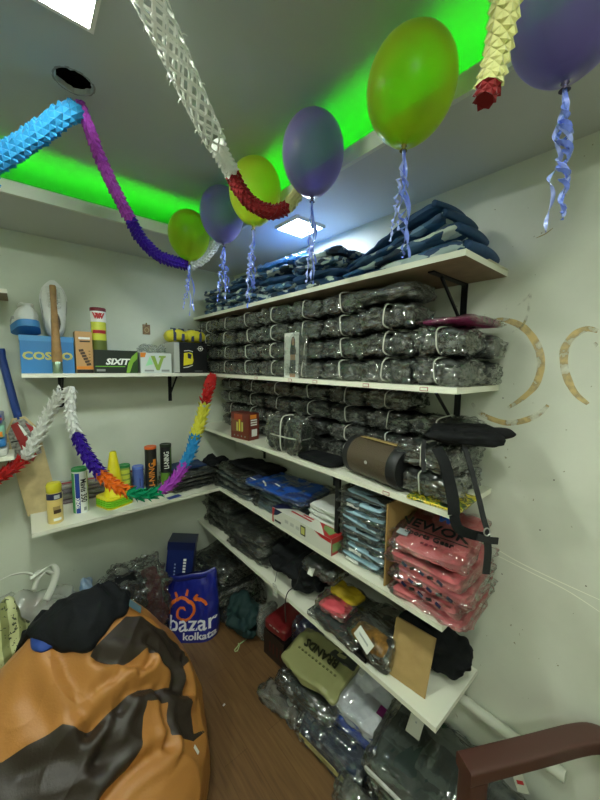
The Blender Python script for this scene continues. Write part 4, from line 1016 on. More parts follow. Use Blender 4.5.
def jersey(label, x, y, zoff, L, W, H, mt, seed, g=None, rot=0, amp=.005, fold=True):
    t = thing('folded_jersey', label, 'jersey', (x, y, z0 + .0005), rot, 'folded jerseys on the top shelf')
    b = pillow(L, W, H, 46, 40, .62, 5, amp * 1.3, 13, seed, grooves=(.5,), ridge=.008, rfr=11, flat=False, crk=.007, cfr=15, wob=.10, und=.3)
    for v in b.v:
        q = 1 if g is None else g(v.y + y)
        v.z = max(0.0, (zoff + max(v.z, .0)) * q)
    b.build('garment', mt, t, smooth=True)
    if fold:
        # the rolled inner fold showing at the open end
        f = MB(); pts = [(-W * .42, -L * .49, 0), (-W * .1, -L * .505, 0), (W * .2, -L * .50, 0), (W * .42, -L * .485, 0)]
        q = 1 if g is None else g(y - L / 2)
        f.tube([(a, b_ + .004, (zoff + H * .52) * q) for a, b_, c in catmull(pts, 5)], lambda u: H * q * .30 * (.75 + .25 * math.sin(PI * u)), 12); f.build('rolled_fold', jn_plain, t, smooth=True)
    return t
gA = lambda y: .30 + .70 * max(0, min(1, (.92 - y) / .46)) ** 1.15
zz = 0
for k, (H, mt, lb) in enumerate(((.058, cam3, 'lowest'), (.052, cam3, 'second from the bottom'), (.048, cam1, 'third from the bottom'), (.040, jn_plain, 'topmost, plain navy'))):
    jersey('navy and white patterned jersey in the pile at the open end, %s' % lb, 1.085 - .012 * k, .665 + .012 * k, zz, .47 - .03 * k, .262 - .02 * k, H, mt, 200 + k, gA, -.03 * k); zz += H
def pile(nm, x, y, L, W, hs, mats, seed, rot=0):
    z = 0; w = ['bottom', 'second', 'third', 'fourth', 'fifth']
    for k, H in enumerate(hs):
        pos = 'lowest layer' if k == 0 else ('top layer' if k == len(hs) - 1 else '%s layer up' % w[k])
        jersey('patterned navy jersey in the %s, top shelf, %s' % (nm, pos), x + rnd.uniform(-.012, .004), y + rnd.uniform(-.008, .008), z, L * rnd.uniform(.93, 1), W * rnd.uniform(.92, 1), H, mats[k % len(mats)], seed + k, None, rot + rnd.uniform(-.05, .05), .006, fold=False); z += H * .98
pile('middle pile', 1.075, 1.05, .30, .27, (.044, .036, .04, .034), (cam1, jn_plain, cam2, cam1), 220)
pile('pile under the blue packet', 1.075, 1.345, .26, .27, (.042, .038, .036, .036), (cam1, cam2, jn_plain, cam1), 230)
pile('pile second from the corner', 1.07, 1.63, .27, .27, (.036, .034, .034, .034, .03), (cam2, cam1, cam2, jn_plain, cam2), 240)
pile('corner pile', 1.07, 1.95, .33, .27, (.042, .038, .04, .036), (cam2, cam2, cam1, cam2), 250)
t = flatpack('garment_pack', 'bright blue wrapped garment on a jersey pile just below the small lamp', 'garment pack', (1.06, 1.32, z0 + .151), .1, .33, .24, .036, mat('bright_blue_cloth', '2c7fd0', .5, bump=.2), seed=15)
t = thing('liner_sheet', 'white paper liner sticking out under the jerseys at the shelf end', 'paper', (1.135, .44, z0), 0)
t.location.z = z0 + .0001
MB().box((0, -.01, .0003), (.16, .05, .0005)).build('sheet', mat('paper_white', 'd4d6c4', .7), t)

# ------------------------------------------------------------------ fourth shelf
z0 = SZ[3]
slate = mat('slate_garment', '39464b', .6, col2='4a595e', vscale=20, bump=.3, bscale=50)
teal = mat('grey_teal_garment', '6f8790', .6, col2='5a7079', vscale=14, bump=.3, bscale=45)
cyan = mat('pale_blue_fold', '9fc4d2', .6, bump=.2)
whitec = mat('white_cotton', 'd6dad4', .75, bump=.25, bscale=40)
royal = mat('royal_blue_cloth', '1a52ae', .65, bump=.25, bscale=35)
for k in range(4):
    flatpack('garment_pack', 'flat black wrapped garment at the corner of the lower back shelf, %s' % ('bottom layer', 'second layer', 'third layer', 'top layer')[k], 'garment pack', (.775 + .008 * k, 2.045 - .004 * k, z0 + .0265 * k + .0004), PI / 2 + .04 * (k % 2), .255, .27, .027, cl_black, seed=300 + k, group='black packs in the shelf corner', grooves=(.5,), amp=.004)
t = flatpack('garment', 'dark blue folded cloth on top of the black packs in the corner', 'garment', (.79, 2.06, z0 + .1075), PI / 2, .22, .18, .020, mat('dark_blue_cloth', '14305e', .6, bump=.2), wrap=None, seed=310)
t = flatpack('garment', 'plain black crumpled cloth piled against the corner behind the black packs', 'garment', (1.0, 2.08, z0 + .0004), 0, .21, .20, .16, cl_cloth, wrap=None, seed=311, e=.8, pe=2.6, amp=.014, ridge=.012)
for k in range(4):
    flatpack('garment_pack', 'dark wrapped garment near the left of the fourth shelf, %s' % ('bottom layer', 'second layer', 'third layer', 'top layer')[k], 'garment pack', (1.055 + .006 * k, 1.745 + .01 * k, z0 + .031 * k + .0004), .05 - .04 * k, .40, .265, .032, (slate, cl_black, slate, cl_black)[k], seed=320 + k, group='dark packs on the fourth shelf', grooves=(.5,))
flatpack('garment', 'loose black folded cloth lying over the dark packs of the fourth shelf', 'garment', (1.10, 1.70, z0 + .130), .1, .38, .20, .035, cl_cloth, wrap=None, seed=326, amp=.008)
for k in range(4):
    flatpack('garment_pack', 'grey blue wrapped garment behind the long carton, %s' % ('bottom layer', 'second layer', 'third layer', 'top layer')[k], 'garment pack', (1.075 + .008 * k, 1.325 + .006 * k, z0 + .0275 * k + .0004), .03 * (-1) ** k, .36, .245, .028, (teal, slate, teal, teal)[k], seed=330 + k, group='grey blue packs on the fourth shelf', grooves=(.35, .65))
t = flatpack('garment_pack', 'royal blue wrapped garment with white print across the grey blue packs', 'garment pack', (1.06, 1.36, z0 + .1115), .12, .46, .26, .030, royal, seed=340, amp=.006)
for k, (a, b) in enumerate(((-.10, .05), (-.085, .075), (-.06, .0), (-.09, .165))):
    MB().box((a, b, .0305), (.05, .009, .0012), Matrix.Rotation(.9 + .2 * k, 3, 'Z')).build('white_print', white_ink, t)
for k in range(5):
    o = flatpack('garment', 'white folded shirt in the white pile beside the upright post, %s' % ('lowest', 'second', 'third', 'fourth', 'topmost')[k], 'shirt', (1.09, 1.015 - .004 * k, z0 + .0295 * k + .0004), .04 * (-1) ** k, .20, .23, .0295, whitec, wrap=None, seed=350 + k, group='white shirts on the fourth shelf', grooves=(.33, .66), amp=.005, ridge=.003)
    if k == 1:
        for q in range(7): MB().box((-.112, -.085 + .027 * q, .015), (.006, .012, .014), Matrix.Rotation(.3 * (-1) ** q, 3, 'X')).build('black_print', black_ink, o)
# long carton
t = thing('long_carton', 'long white carton with red and navy corners at the front of the fourth shelf', 'box', (.952, 1.077, z0), .012)
bl = .40; bh = .073; bw = .072
MB().box((0, 0, bh / 2), (bw, bl, bh)).build('carton', card('carton_white', 'd6d8cc', .3, .4), t)
FX = -bw / 2 - .0002
def fq(name, pts, m, th=.0006): return MB().prism([(-a, b) for a, b in pts], (FX, 0, 0), -Y, Z, th).build(name, m, t)
fq('red_corner', [(.199, .0), (.199, .072), (.178, .072), (.19, .03), (.186, .0)][::-1], red_ink); fq('navy_sweep', [(.178, .072), (.12, .072), (.16, .045), (.187, .035)][::-1], navy_ink)
fq('dark_patch', [(-.045, .018), (-.012, .018), (-.012, .062), (-.045, .062)][::-1], black_ink); fq('yellow_patch', [(-.040, .024), (-.017, .024), (-.017, .056), (-.040, .056)][::-1], olive_ink, .001)
fq('red_corner', [(-.199, .072), (-.10, .072), (-.14, .058), (-.199, .055)][::-1], red_ink)
fq('small_print', [(.18, .008), (.13, .008), (.13, .018), (.18, .018)][::-1], black_ink)
for k in range(3): fq('grey_print', [(.10 - .04 * k, .03), (.075 - .04 * k, .03), (.075 - .04 * k, .045), (.10 - .04 * k, .045)][::-1], mat('pale_grey_print', 'b5b8b0', .5))
# top face and end
TZ = bh + .0001
MB().prism([(-.036, .20), (.036, .20), (.036, .10), (.0, .14), (-.036, .17)][::-1], (0, 0, TZ), X, Y, .0006).build('navy_sweep', navy_ink, t)
MB().prism([(-.036, -.20), (.036, -.20), (.036, -.06), (.01, -.10), (-.036, -.16)], (0, 0, TZ), X, Y, .0006).build('red_sweep', red_ink, t)
MB().prism([(-.02, -.175), (.03, -.18), (.03, -.10), (-.0, -.12)], (0, 0, TZ + .0006), X, Y, .0006).build('green_picture', mat('carton_green', '7a9a5a', .4), t)
for k, (yy, wy) in enumerate(((.03, .14), (.0, .07))): MB().box((.006 + .018 * k * 1, yy, TZ + .0004), (.009, wy, .0008)).build('red_title', red_ink, t)
MB().box((0, -bl / 2 - .0004, bh * .5), (bw * .98, .0008, bh * .98)).build('red_end', mat('carton_red', 'a8342c', .35), t); MB().box((0, -bl / 2 - .001, bh * .42), (bw * .8, .0008, bh * .5)).build('green_end', mat('carton_green', '7a9a5a', .4), t)
# pale blue wrapped stack
for k in range(8):
    o = flatpack('garment_pack', 'pale blue and dark wrapped garment in the tall stack beside the post, %s' % ('lowest', 'second up', 'third up', 'fourth up', 'fifth up', 'sixth up', 'seventh up', 'topmost')[k], 'garment pack', (1.078 + .006 * math.sin(k), .758 + .006 * math.cos(2 * k), z0 + .0365 * k + .0004), .05 * math.sin(3 * k), .215, .255, .037, slate, seed=360 + k, group='pale blue packs in the tall stack', grooves=(.5,), amp=.007)
    f = pillow(.17, .09, .013, 20, 18, .7, 5, .004, 20, 380 + k); f.v = [v + Vector((-.082, .0 + .01 * math.sin(5 * k), .018 + v.y * .07 * math.sin(k * 2))) for v in f.v]
    f.build('pale_fold', cyan, o, smooth=True)
    if k in (0, 1, 6): MB().box((-.127, .03, .012), (.004, .06, .010)).build('white_print', white_ink, o)
# cardboard sheet
t = thing('cardboard_sheet', 'brown cardboard sheet standing upright behind the pink garment packs', 'cardboard', (1.07, .632, z0), .0)
MB().box((0, 0, .150), (.27, .006, .30)).build('sheet', mat('cardboard', '9c7f4c', .8, bump=.1, var=.1, vscale=20), t)
# pink packs
pinkc = mat('pink_garment', 'b9555a', .5, col2='cf7273', vscale=9, bump=.35, bscale=26, coat=.15)
nm = ['lowest', 'second from the bottom', 'third from the bottom', 'fourth up, just under the lettered one', 'topmost with black lettering']
pz = z0 + .0004
for k in range(5):
    tl = (0, 0, 0, .03, .06)[k]
    o = flatpack('garment_pack', 'pink wrapped garment on the fourth shelf end, %s' % nm[k], 'garment pack', (1.055 + (.0, .004, -.006, .0, .012)[k], .485 + (0, .008, -.004, .01, .02)[k], pz), (.06, -.05, .10, -.02, .12)[k], .235, .27, .037, pinkc, slant=(0, .0, .02, .10, .22)[k], wrap=film('film_pink', haze=.04, base=.06, scale=22), seed=400 + k, group='pink packs on the fourth shelf', grooves=(.3, .62), amp=.007, over=1.09, e=.30)
    pz += .0365 + (.008 if k == 3 else 0)
    if k < 4 and k != 0:
        for q in range(5): MB().box((-.138, -.07 + .03 * q, .020), (.004, .018, .008), Matrix.Rotation(.4 * (-1) ** q, 3, 'X')).build('black_print' if q % 2 else 'navy_print', black_ink if q % 2 else navy_ink, o)
    if k == 4:
        tx = -Y; ty = X   # read from the aisle: letters run to the right, tops towards the wall
        sl = .22; ty = X + Z * sl; zz_ = lambda x: .0405 + sl * (x + .133)
        text(o, 'lettering', 'NEWOK', .062, (-.018, .022, zz_(-.018)), tx, ty, black_ink, bold=.0008, sx=1.0, th=.0012)
        text(o, 'lettering', 'Sports Gear', .032, (-.070, .015, zz_(-.070)), tx, ty, black_ink, bold=.0005, th=.0012)
        MB().box((-.050, 0, zz_(-.050)), (.0035, .20, .0016)).build('underline', black_ink, o)
        text(o, 'small_lettering', 'SPORTS', .022, (-.075, .0, .0405), tx, ty, mat('maroon_print', '7a2430', .5), sx=.7, th=.0012) if False else None
        wp = [(-.028, .026), (-.018, .026), (-.012, .004), (0, .022), (.012, .004), (.018, .026), (.028, .026), (.016, -.014), (.008, -.014), (0, .004), (-.008, -.014), (-.016, -.014)]
        MB().prism(wp, (.042, .0, zz_(.042)), tx, ty, .0018).build('emblem', mat('emblem_blue', '3a64c8', .4), o)
        sp_ = MB()
        for q in range(6): sp_.box((-.100 - .007 * (q // 4), .022 - .014 * (q % 4), zz_(-.103)), (.005, .010, .0012), Matrix.Rotation(-.2, 3, 'Y'))
        sp_.build('small_print', mat('maroon_print', '6a2430', .5), o)
        MB().box((-.085, .095, zz_(-.085)), (.030, .038, .0016), Matrix.Rotation(-.2, 3, 'Y')).build('size_label', mat('label_grey', '9aa6a8', .4), o)

# ------------------------------------------------------------------ lowest shelf
z0 = SZ[4]
for k in range(4):
    flatpack('garment_pack', 'black wrapped pack at the corner end of the lowest shelf, %s' % ('bottom layer', 'second layer', 'third layer', 'top layer')[k], 'garment pack', (1.085, 1.98 + .004 * k, z0 + .052 * k + .0004), .06 * (-1) ** k, .36, .255, .053, cl_black, seed=420 + k, group='black packs at the corner of the lowest shelf', grooves=(.5,), amp=.010)
for k in range(3):
    flatpack('garment_pack', 'black wrapped pack on the lowest shelf left of the loose black garments, %s' % ('bottom', 'middle', 'top')[k], 'garment pack', (1.075 - .006 * k, 1.585, z0 + .058 * k + .0004), .05 * (-1) ** k, .36, .275, .058, cl_black, seed=430 + k, group='black packs beside the loose garments', grooves=(.5,), amp=.011)
t = flatpack('garment_pile', 'loose heap of plain black garments in the middle of the lowest shelf', 'garment', (1.07, 1.205, z0 + .0004), .0, .36, .28, .21, cl_cloth, wrap=None, seed=440, e=.75, pe=2.8, amp=.018, ridge=.02)
m = MB(); tgp = at(274, 592, 0, .905)
tg = mat('white_tag', 'd8dad0', .5)
mm = MB(); mm.prism([(-.018, -.035), (.018, -.035), (.018, .030), (.008, .036), (-.008, .036), (-.018, .030)], at(275, 590, 0, .898), -Y, Z + X * -.08, .001)
o = mm.build('price_tag', tg, t, world=True)
pr_ = MB()
for q in range(4): pr_.prism([(-.012, -.022 + .012 * q), (.010 - .004 * (q % 2), -.022 + .012 * q), (.010 - .004 * (q % 2), -.018 + .012 * q), (-.012, -.018 + .012 * q)], at(275, 590, 0, .8962), -Y, Z + X * -.08, .0006)
pr_.build('tag_print', grey_ink, t, world=True)
mm = MB(); mm.tube([at(275, 582, 0, .898), at(277, 572, 0, .915) , at(285, 565, 0, .94), at(292, 558, 0, 1.0)], .0015, 5); mm.build('tag_string', mat('black_string', '151515', .7), t, world=True)
mm = MB(); mm.tube(catmull([at(300, 570, 0, .945), at(296, 585, 0, .93), at(288, 592, 0, .905), at(285, 605, 0, .903), at(286, 622, 0, .903)], 5), .0025, 6); mm.build('drawcord', mat('black_string', '151515', .7), t, world=True)
t = flatpack('garment_roll', 'rolled black garment with white tag below the fourth shelf edge', 'garment', (1.0, .985, z0 + .175), .1, .17, .12, .07, cl_black, seed=450, e=.9)
MB().prism([(-.015, -.02), (.015, -.02), (.015, .02), (-.015, .02)], (-.062, .03, .030), -Y, Z * .8 + X * .5, .0012).build('price_tag', tg, t)
t = flatpack('garment_pack', 'dark clear-wrapped flat pack under the pink and yellow garments', 'garment pack', (1.05, .87, z0 + .0004), .0, .26, .27, .055, mat('dark_grey_cloth', '2e3332', .6, bump=.2), seed=455, amp=.008)
t = flatpack('garment_pack', 'small coral pink wrapped garment on the lowest shelf', 'garment pack', (.985, .905, z0 + .056), .12, .14, .10, .040, mat('coral_cloth', 'd4525c', .6, bump=.3), seed=460, e=.8, pe=3)
t = flatpack('garment', 'mustard yellow folded garment behind the coral pink one', 'garment', (1.07, .905, z0 + .062), .15, .15, .10, .06, mat('mustard_cloth', 'c3a820', .6, bump=.4, bscale=20), wrap=None, seed=461, e=.8, pe=3, amp=.01)
t = flatpack('garment_pack', 'black pack with gold camouflage front and white tag on the lowest shelf', 'garment pack', (1.045, .692, z0 + .014), .0, .17, .24, .105, cl_black, seed=465, e=.55, amp=.010, ridge=.008)
goldm = mat('gold_camouflage', 'a87c38', .5, col2='3a2c14', vscale=38, coat=.9, coatr=.1, bump=.4, bscale=40)
g = pillow(.155, .09, .05, 24, 22, .7, 4, .006, 22, 466, ridge=.004); g.v = [v + Vector((-.085, 0, .045)) for v in g.v]; g.build('gold_front', goldm, t, smooth=True)
MB().box((-.142, -.005, .100), (.0015, .080, .040), Matrix.Rotation(.6, 3, 'Y') @ Matrix.Rotation(.35, 3, 'X')).build('price_tag', tg, t)
mm = MB()
for q in range(3): mm.box((-.1435, -.005, .094 + .006 * q), (.0012, .05, .002), Matrix.Rotation(.6, 3, 'Y') @ Matrix.Rotation(.35, 3, 'X'))
mm.build('tag_print', grey_ink, t)
t = thing('tray', 'shallow flat black tray at the front edge of the lowest shelf', 'tray', (.958, .765, z0 + .0004), .0)
m = MB(); m.box((0, 0, .004), (.07, .15, .006)); 
for s in (-1, 1): m.box((s * .033, 0, .009), (.004, .15, .014)); m.box((0, s * .073, .009), (.07, .004, .014))
m.build('tray_body', mat('tray_black', '121314', .5), t)
t = thing('pouch', 'small black pouch on the lowest shelf just left of the brown envelope', 'pouch', (.975, .655, z0 + .0004), .1)
pillow(.085, .09, .030, 20, 20, .6, 5, .003, 20, 470).build('body', mat('pouch_black', '101112', .35, coat=.6, bump=.2), t, smooth=True)
# brown envelope leaning
t = thing('paper_envelope', 'brown paper envelope leaning on black garments at the lowest shelf end', 'envelope', (.966, .552, z0), (0, math.radians(22), math.radians(6)))
e = MB(); vs = []; fs = []; nx, ny = 18, 22
for s in (0, 1):
    for i in range(nx + 1):
        for j in range(ny + 1):
            u, v = i / nx, j / ny; edge = min(1, 4 * min(u, 1 - u, v * .9, 1 - v) * 1.6)
            y = (u - .5) * .145; z = v * .190
            b = .011 * edge * (1 + .35 * nz((u, v, 0), 5, 3)) + .0012
            vs.append((-b - .002 * nz((u, v, 1), 9, 4) if s == 0 else b, y, z))
K = (nx + 1) * (ny + 1)
for s in (0, 1):
    for i in range(nx):
        for j in range(ny):
            q = (s * K + i * (ny + 1) + j, s * K + (i + 1) * (ny + 1) + j, s * K + (i + 1) * (ny + 1) + j + 1, s * K + i * (ny + 1) + j + 1); fs.append(q)
def rim(i, j): return i * (ny + 1) + j
loop = [rim(i, 0) for i in range(nx)] + [rim(nx, j) for j in range(ny)] + [rim(i, ny) for i in range(nx, 0, -1)] + [rim(0, j) for j in range(ny, 0, -1)]
for a, b in zip(loop, loop[1:] + loop[:1]): fs.append((a, b, K + b, K + a))
kraft = mat('kraft_paper', 'a88c58', .7, bump=.12, bscale=60, var=.06, vscale=12)
e.add(vs, fs).build('envelope_body', kraft, t, smooth=.7)
MB().box((-.0138, 0, .172), (.0012, .14, .035)).build('flap', kraft, t)
# black garments at the end
t = flatpack('garment_pile', 'folded plain black garment drooping over the open end of the lowest shelf', 'garment', (1.118, .535, z0 + .0004), .15, .27, .17, .20, cl_cloth, wrap=None, seed=480, e=.8, pe=2.4, amp=.014, ridge=.014)
# ------------------------------------------------------------------ goods on the floor under the long shelves
clr = film('film_loose', haze=.05, base=.07, scale=18, bump=1.0)
green_d = mat('dark_green_cloth', '10302f', .75, bump=.3, bscale=30)
for k in range(3):
    flatpack('garment_pack', 'black wrapped pack on the floor in the corner behind the blue carrier bag, %s' % ('bottom', 'middle', 'top')[k], 'garment pack', (1.03, 1.93 + .02 * k, .0005 + .125 * k), .15 * (-1) ** k, .36, .34, .125, cl_black, seed=500 + k, group='black packs in the floor corner', amp=.018, ridge=.02, e=.6, pe=4)
t = flatpack('garment_pack', 'dark green garment bundle on the floor beside the blue carrier bag', 'garment pack', (.985, 1.665, .0005), .2, .23, .19, .235, green_d, wrap=None, seed=505, e=.75, pe=3, amp=.018, ridge=.015)
t = thing('plastic_bag', 'empty clear plastic bag standing between dark green bundle and red box', 'plastic bag', (1.055, 1.520, .0005), 0)
pillow(.05, .16, .24, 20, 22, .7, 3, .014, 16, 506, ridge=.02).build('bag_film', film('film_milky', haze=.25, base=.08), t, smooth=.8)
t = thing('shoe_box', 'black patterned box on the floor carrying the dark red pack', 'box', (1.10, 1.385, .0005), .10)
MB().box((0, 0, .075), (.21, .165, .15)).build('carton', card('carton_black', '1b1716', .35, .4), t)
for k in range(4): MB().box((-.1058, -.06 + .03 * k, .07), (.0012, .012, .06)).build('side_print', mat('dark_red_print', '4a2420', .5), t)
t = flatpack('garment_pack', 'dark red pack with white print on the black box below the lowest shelf', 'garment pack', (1.10, 1.385, .1515), .1, .17, .22, .085, mat('dark_red_pack', '6e1a1e', .35, coat=.6, bump=.2), wrap=None, seed=508, amp=.004, e=.35)
for k in range(3): MB().box((-.11, -.04 + .03 * k, .055), (.002, .018, .006)).build('white_print', mat('dull_white_print', 'a8a098', .5), t)
t = flatpack('garment_pack', 'dark blue wrapped garment standing behind the olive pack', 'garment pack', (1.14, 1.235, .0005), .1, .12, .15, .30, mat('deep_blue_cloth', '132a66', .5, bump=.2), seed=509, amp=.01)
# olive pack on black packs
for k, (lb, mm_, h, z) in enumerate((('white garment pack lowest under the olive pack on the floor', whitec, .06, .0005), ('black garment pack between the white pack and the olive one', cl_black, .10, .0608))):
    flatpack('garment_pack', lb, 'garment pack', (1.01 - .004 * k, 1.035, z), .13, .315, .23, h, mm_, seed=512 + k, amp=.008)
olive = mat('olive_bag', '8f9160', .45, coat=.3, bump=.2, bscale=14, var=.06)
t = flatpack('garment_pack', 'olive green printed pack on top of the floor pile by the lowest shelf', 'garment pack', (1.01, 1.04, .1615), .13, .345, .235, .050, olive, wrap=None, seed=516, amp=.006, ridge=.004, e=.3)
t.rotation_euler = (0, math.radians(-10), .13); t.location.z = .205; t.location.x = 1.03
text(t, 'lettering', 'BRANDS', .055, (.028, .005, .0490), Vector((0, 1, 0)), Vector((-1, 0, 0)), mat('dark_olive_print', '2a2c18', .5), bold=.0012, sx=.95, th=.003)
mm = MB()
for q in range(11): mm.box((-.018, -.11 + .022 * q, .0490), (.008, .010, .004))
mm.build('small_print', mat('dull_olive_print', '62643c', .5), t)
t.children[0].data  # garment
t = flatpack('garment_pack', 'small black flat pack leaning on the olive pack below the shelf', 'garment pack', (1.13, .96, .245), .15, .14, .10, .018, cl_black, wrap=None, seed=518, amp=.003)
t = flatpack('plastic_bag', 'crumpled clear plastic bag on the floor before the floor packs', 'plastic bag', (.882, 1.14, .0005), .2, .24, .10, .06, mat('grey_liner', '6e6a60', .6, bump=.3), wrap=clr, seed=520, amp=.014, ridge=.014, over=1.1)
# white and blue polo packs
for k, (lb, mm_, h, z) in enumerate((('navy wrapped garment pack lowest beneath the white polo pack', mat('navy_garment', '1d2b44', .6, bump=.3), .09, .0005), ('royal blue edged garment pack just beneath the white polo pack', mat('blue_edge_garment', '1f3f9a', .6, bump=.2), .055, .0910))):
    flatpack('garment_pack', lb, 'garment pack', (1.085, .80 + .01 * k, z), .1, .25, .235, h, mm_, seed=524 + k, amp=.007)
t = flatpack('garment_pack', 'white and pale grey wrapped polo pack with barcode and magenta sticker', 'garment pack', (1.09, .81, .1465), .1, .235, .225, .055, mat('pale_grey_garment', 'b9bfc6', .6, bump=.3, col2='dfe2e4', vscale=9), wrap=clr, seed=528, amp=.007, grooves=(.5,))
t.rotation_euler = (0, math.radians(-9), .1); t.location.z = .160
MB().box((.07, .07, .056), (.036, .05, .0014)).build('barcode_label', white_ink, t)
mm = MB()
for q in range(6): mm.box((.07, .05 + .008 * q, .0569), (.028, .003, .0008))
mm.build('barcode', black_ink, t)
MB().box((-.01, -.095, .050), (.04, .036, .003)).build('magenta_sticker', mat('sticker_magenta', '6e1f5c', .4), t)
# navy pack with yellow edge in front
t = flatpack('garment_pack', 'navy wrapped pack with a yellow edge on the floor at the front', 'garment pack', (.915, .835, .0005), .12, .31, .11, .125, mat('navy_garment', '1d2b44', .6, bump=.3), wrap=clr, seed=532, amp=.009)
MB().box((-.055, 0, .045), (.004, .28, .02)).build('yellow_edge', mat('edge_yellow', 'b8b070', .5), t)
t = flatpack('garment_pack', 'narrow grey clear-wrapped pack at the floor front beside the dark green pack', 'garment pack', (.862, .60, .0005), .1, .26, .075, .10, mat('ash_garment', '77786c', .6, bump=.3, col2='2c302c', vscale=12), wrap=clr, seed=534, amp=.010)
# large dark green pack
for k, lb in enumerate(('black wrapped pack lowest beneath the large dark green pack', 'black wrapped pack directly beneath the large dark green pack')):
    flatpack('garment_pack', lb, 'garment pack', (1.05, .51 - .01 * k, .0005 + .085 * k), .06, .30, .28, .085, cl_black, seed=540 + k, amp=.010)
t = flatpack('garment_pack', 'large dark green garment in glossy clear wrap below the shelf end', 'garment pack', (1.055, .500, .1712), .10, .33, .30, .075, mat('forest_garment', '1c2c26', .6, bump=.3, col2='2c3a36', vscale=5), wrap=film('film_big', haze=.05, base=.07, scale=11, bump=1.0), seed=544, amp=.010, ridge=.010)
t.rotation_euler = (0, math.radians(-7), .10); t.location.z = .186
MB().box((-.157, .0, .03), (.008, .32, .012)).build('white_edge', whitec, t)
t = thing('card_tag', 'pale card tag lying under the open end of the lowest shelf', 'tag', (1.02, .44, .31), (math.radians(10), math.radians(-42), .1))
t.location = at(415, 726, 0, 1.075)
MB().box((0, 0, .0), (.062, .052, .0016)).build('card', mat('card_pale', 'b8baa8', .5), t); MB().box((.012, 0, .001), (.006, .006, .001)).build('mark', grey_ink, t)
# dark packs by the chair
for k in range(3):
    flatpack('garment_pack', 'black wrapped pack on the floor by the chair arm, %s' % ('bottom', 'middle', 'top')[k], 'garment pack', (1.05, .197, .0005 + .095 * k), .03 * (-1) ** k, .255, .27, .095, (cl_black, cl_black, mat('charcoal_garment', '20262c', .6, bump=.3))[k], wrap=film('film_big', haze=.05, base=.07, scale=11, bump=1.0), seed=550 + k, group='black packs by the chair', amp=.010)
t = thing('card_tag', 'white brand card tag on the black pack below the chair arm', 'tag', at(520, 783, 2, .296), (math.radians(0), math.radians(-10), .7))
MB().box((0, 0, .001), (.050, .034, .0016)).build('card', mat('card_pale', 'b8baa8', .5), t); MB().box((.032, .0, .003), (.026, .034, .0016), Matrix.Rotation(-.3, 3, 'Y')).build('flap', mat('card_white', 'c9cbbd', .5), t); MB().box((.0, 0, .0022), (.010, .02, .0006)).build('mark', red_ink, t)
t = thing('storage_box', 'dark box with green translucent edge at the lower right by the wall', 'box', (1.16, -.06, .0005), 0)
MB().box((0, 0, .15), (.11, .08, .30)).build('box_body', mat('box_dark', '252b28', .4, coat=.4), t); MB().box((0, .0405, .15), (.11, .003, .30)).build('green_side', mat('box_green', '5f9a4c', .4), t); MB().box((-.0505, 0, .302), (.006, .08, .004)).build('green_rim', mat('box_green', '5f9a4c', .4), t)

# ------------------------------------------------------------------ armchair: only one arm is in view
t = thing('armchair', 'dark red wooden armchair arm and post at the lower right corner', 'armchair', (.86, .28, 0), 0)
maho = mat('mahogany', '4d2e27', .42, coat=.25, coatr=.25, bump=.05, bscale=30)
ZA = .64
# arm: rounded rectangular section swept along a gentle curve
def sweep(pts, w, h, up=Z, e=.35, n=20):
    pts = catmull(pts, 8); vs = []; fs = []
    for i, p in enumerate(pts):
        tt = (pts[min(i + 1, len(pts) - 1)] - pts[max(i - 1, 0)]).normalized(); sd = tt.cross(up).normalized(); u2 = sd.cross(tt)
        for j in range(n):
            a = 2 * PI * (j + .5) / n; vs.append(p + sd * (w / 2 * sgn(math.cos(a), e)) + u2 * (h / 2 * sgn(math.sin(a), e)))
    for i in range(len(pts) - 1):
        for j in range(n): fs.append((i * n + j, i * n + (j + 1) % n, (i + 1) * n + (j + 1) % n, (i + 1) * n + j))
    fs += [tuple(range(n))[::-1], tuple((len(pts) - 1) * n + j for j in range(n))]
    return MB().add(vs, fs)

def mid(a, b): return (at(*a, 2, ZA) + at(*b, 2, ZA)) / 2
c0, c1, c2 = mid((459, 752), (469, 773)), mid((528, 733), (540, 757)), mid((583, 721), (597, 743))
wA = (at(528, 733, 2, ZA) - at(540, 757, 2, ZA)).length
dr = (c1 - c0).normalized(); c2.x = min(c2.x, 1.165); c3 = c2 + Vector((.022, -.05, -.004)); c4 = c2 + Vector((.026, -.13, -.012))
lift = Z * -.020
sweep([c0 + lift, c0.lerp(c1, .5) + lift, c1 + lift, c2 + lift, c3 + lift, c4 + lift], wA, .042, e=.28, n=24).build('armrest', maho, t, smooth=.5, world=True)
pf = c0 + dr * .030
sweep([Vector((pf.x, pf.y, .6)), Vector((pf.x, pf.y, .3)), Vector((pf.x, pf.y, .0))], .052, wA * .92, up=Vector((dr.y, -dr.x, 0)), e=.25).build('front_post', maho, t, smooth=.5, world=True)
pb = c4
sweep([Vector((c4.x, c4.y, c4.z - .02)), Vector((c4.x, c4.y, .3)), Vector((c4.x, c4.y, 0))], .04, .04, up=Vector((dr.y, -dr.x, 0)), e=.3).build('rear_post', maho, t, smooth=.5, world=True)
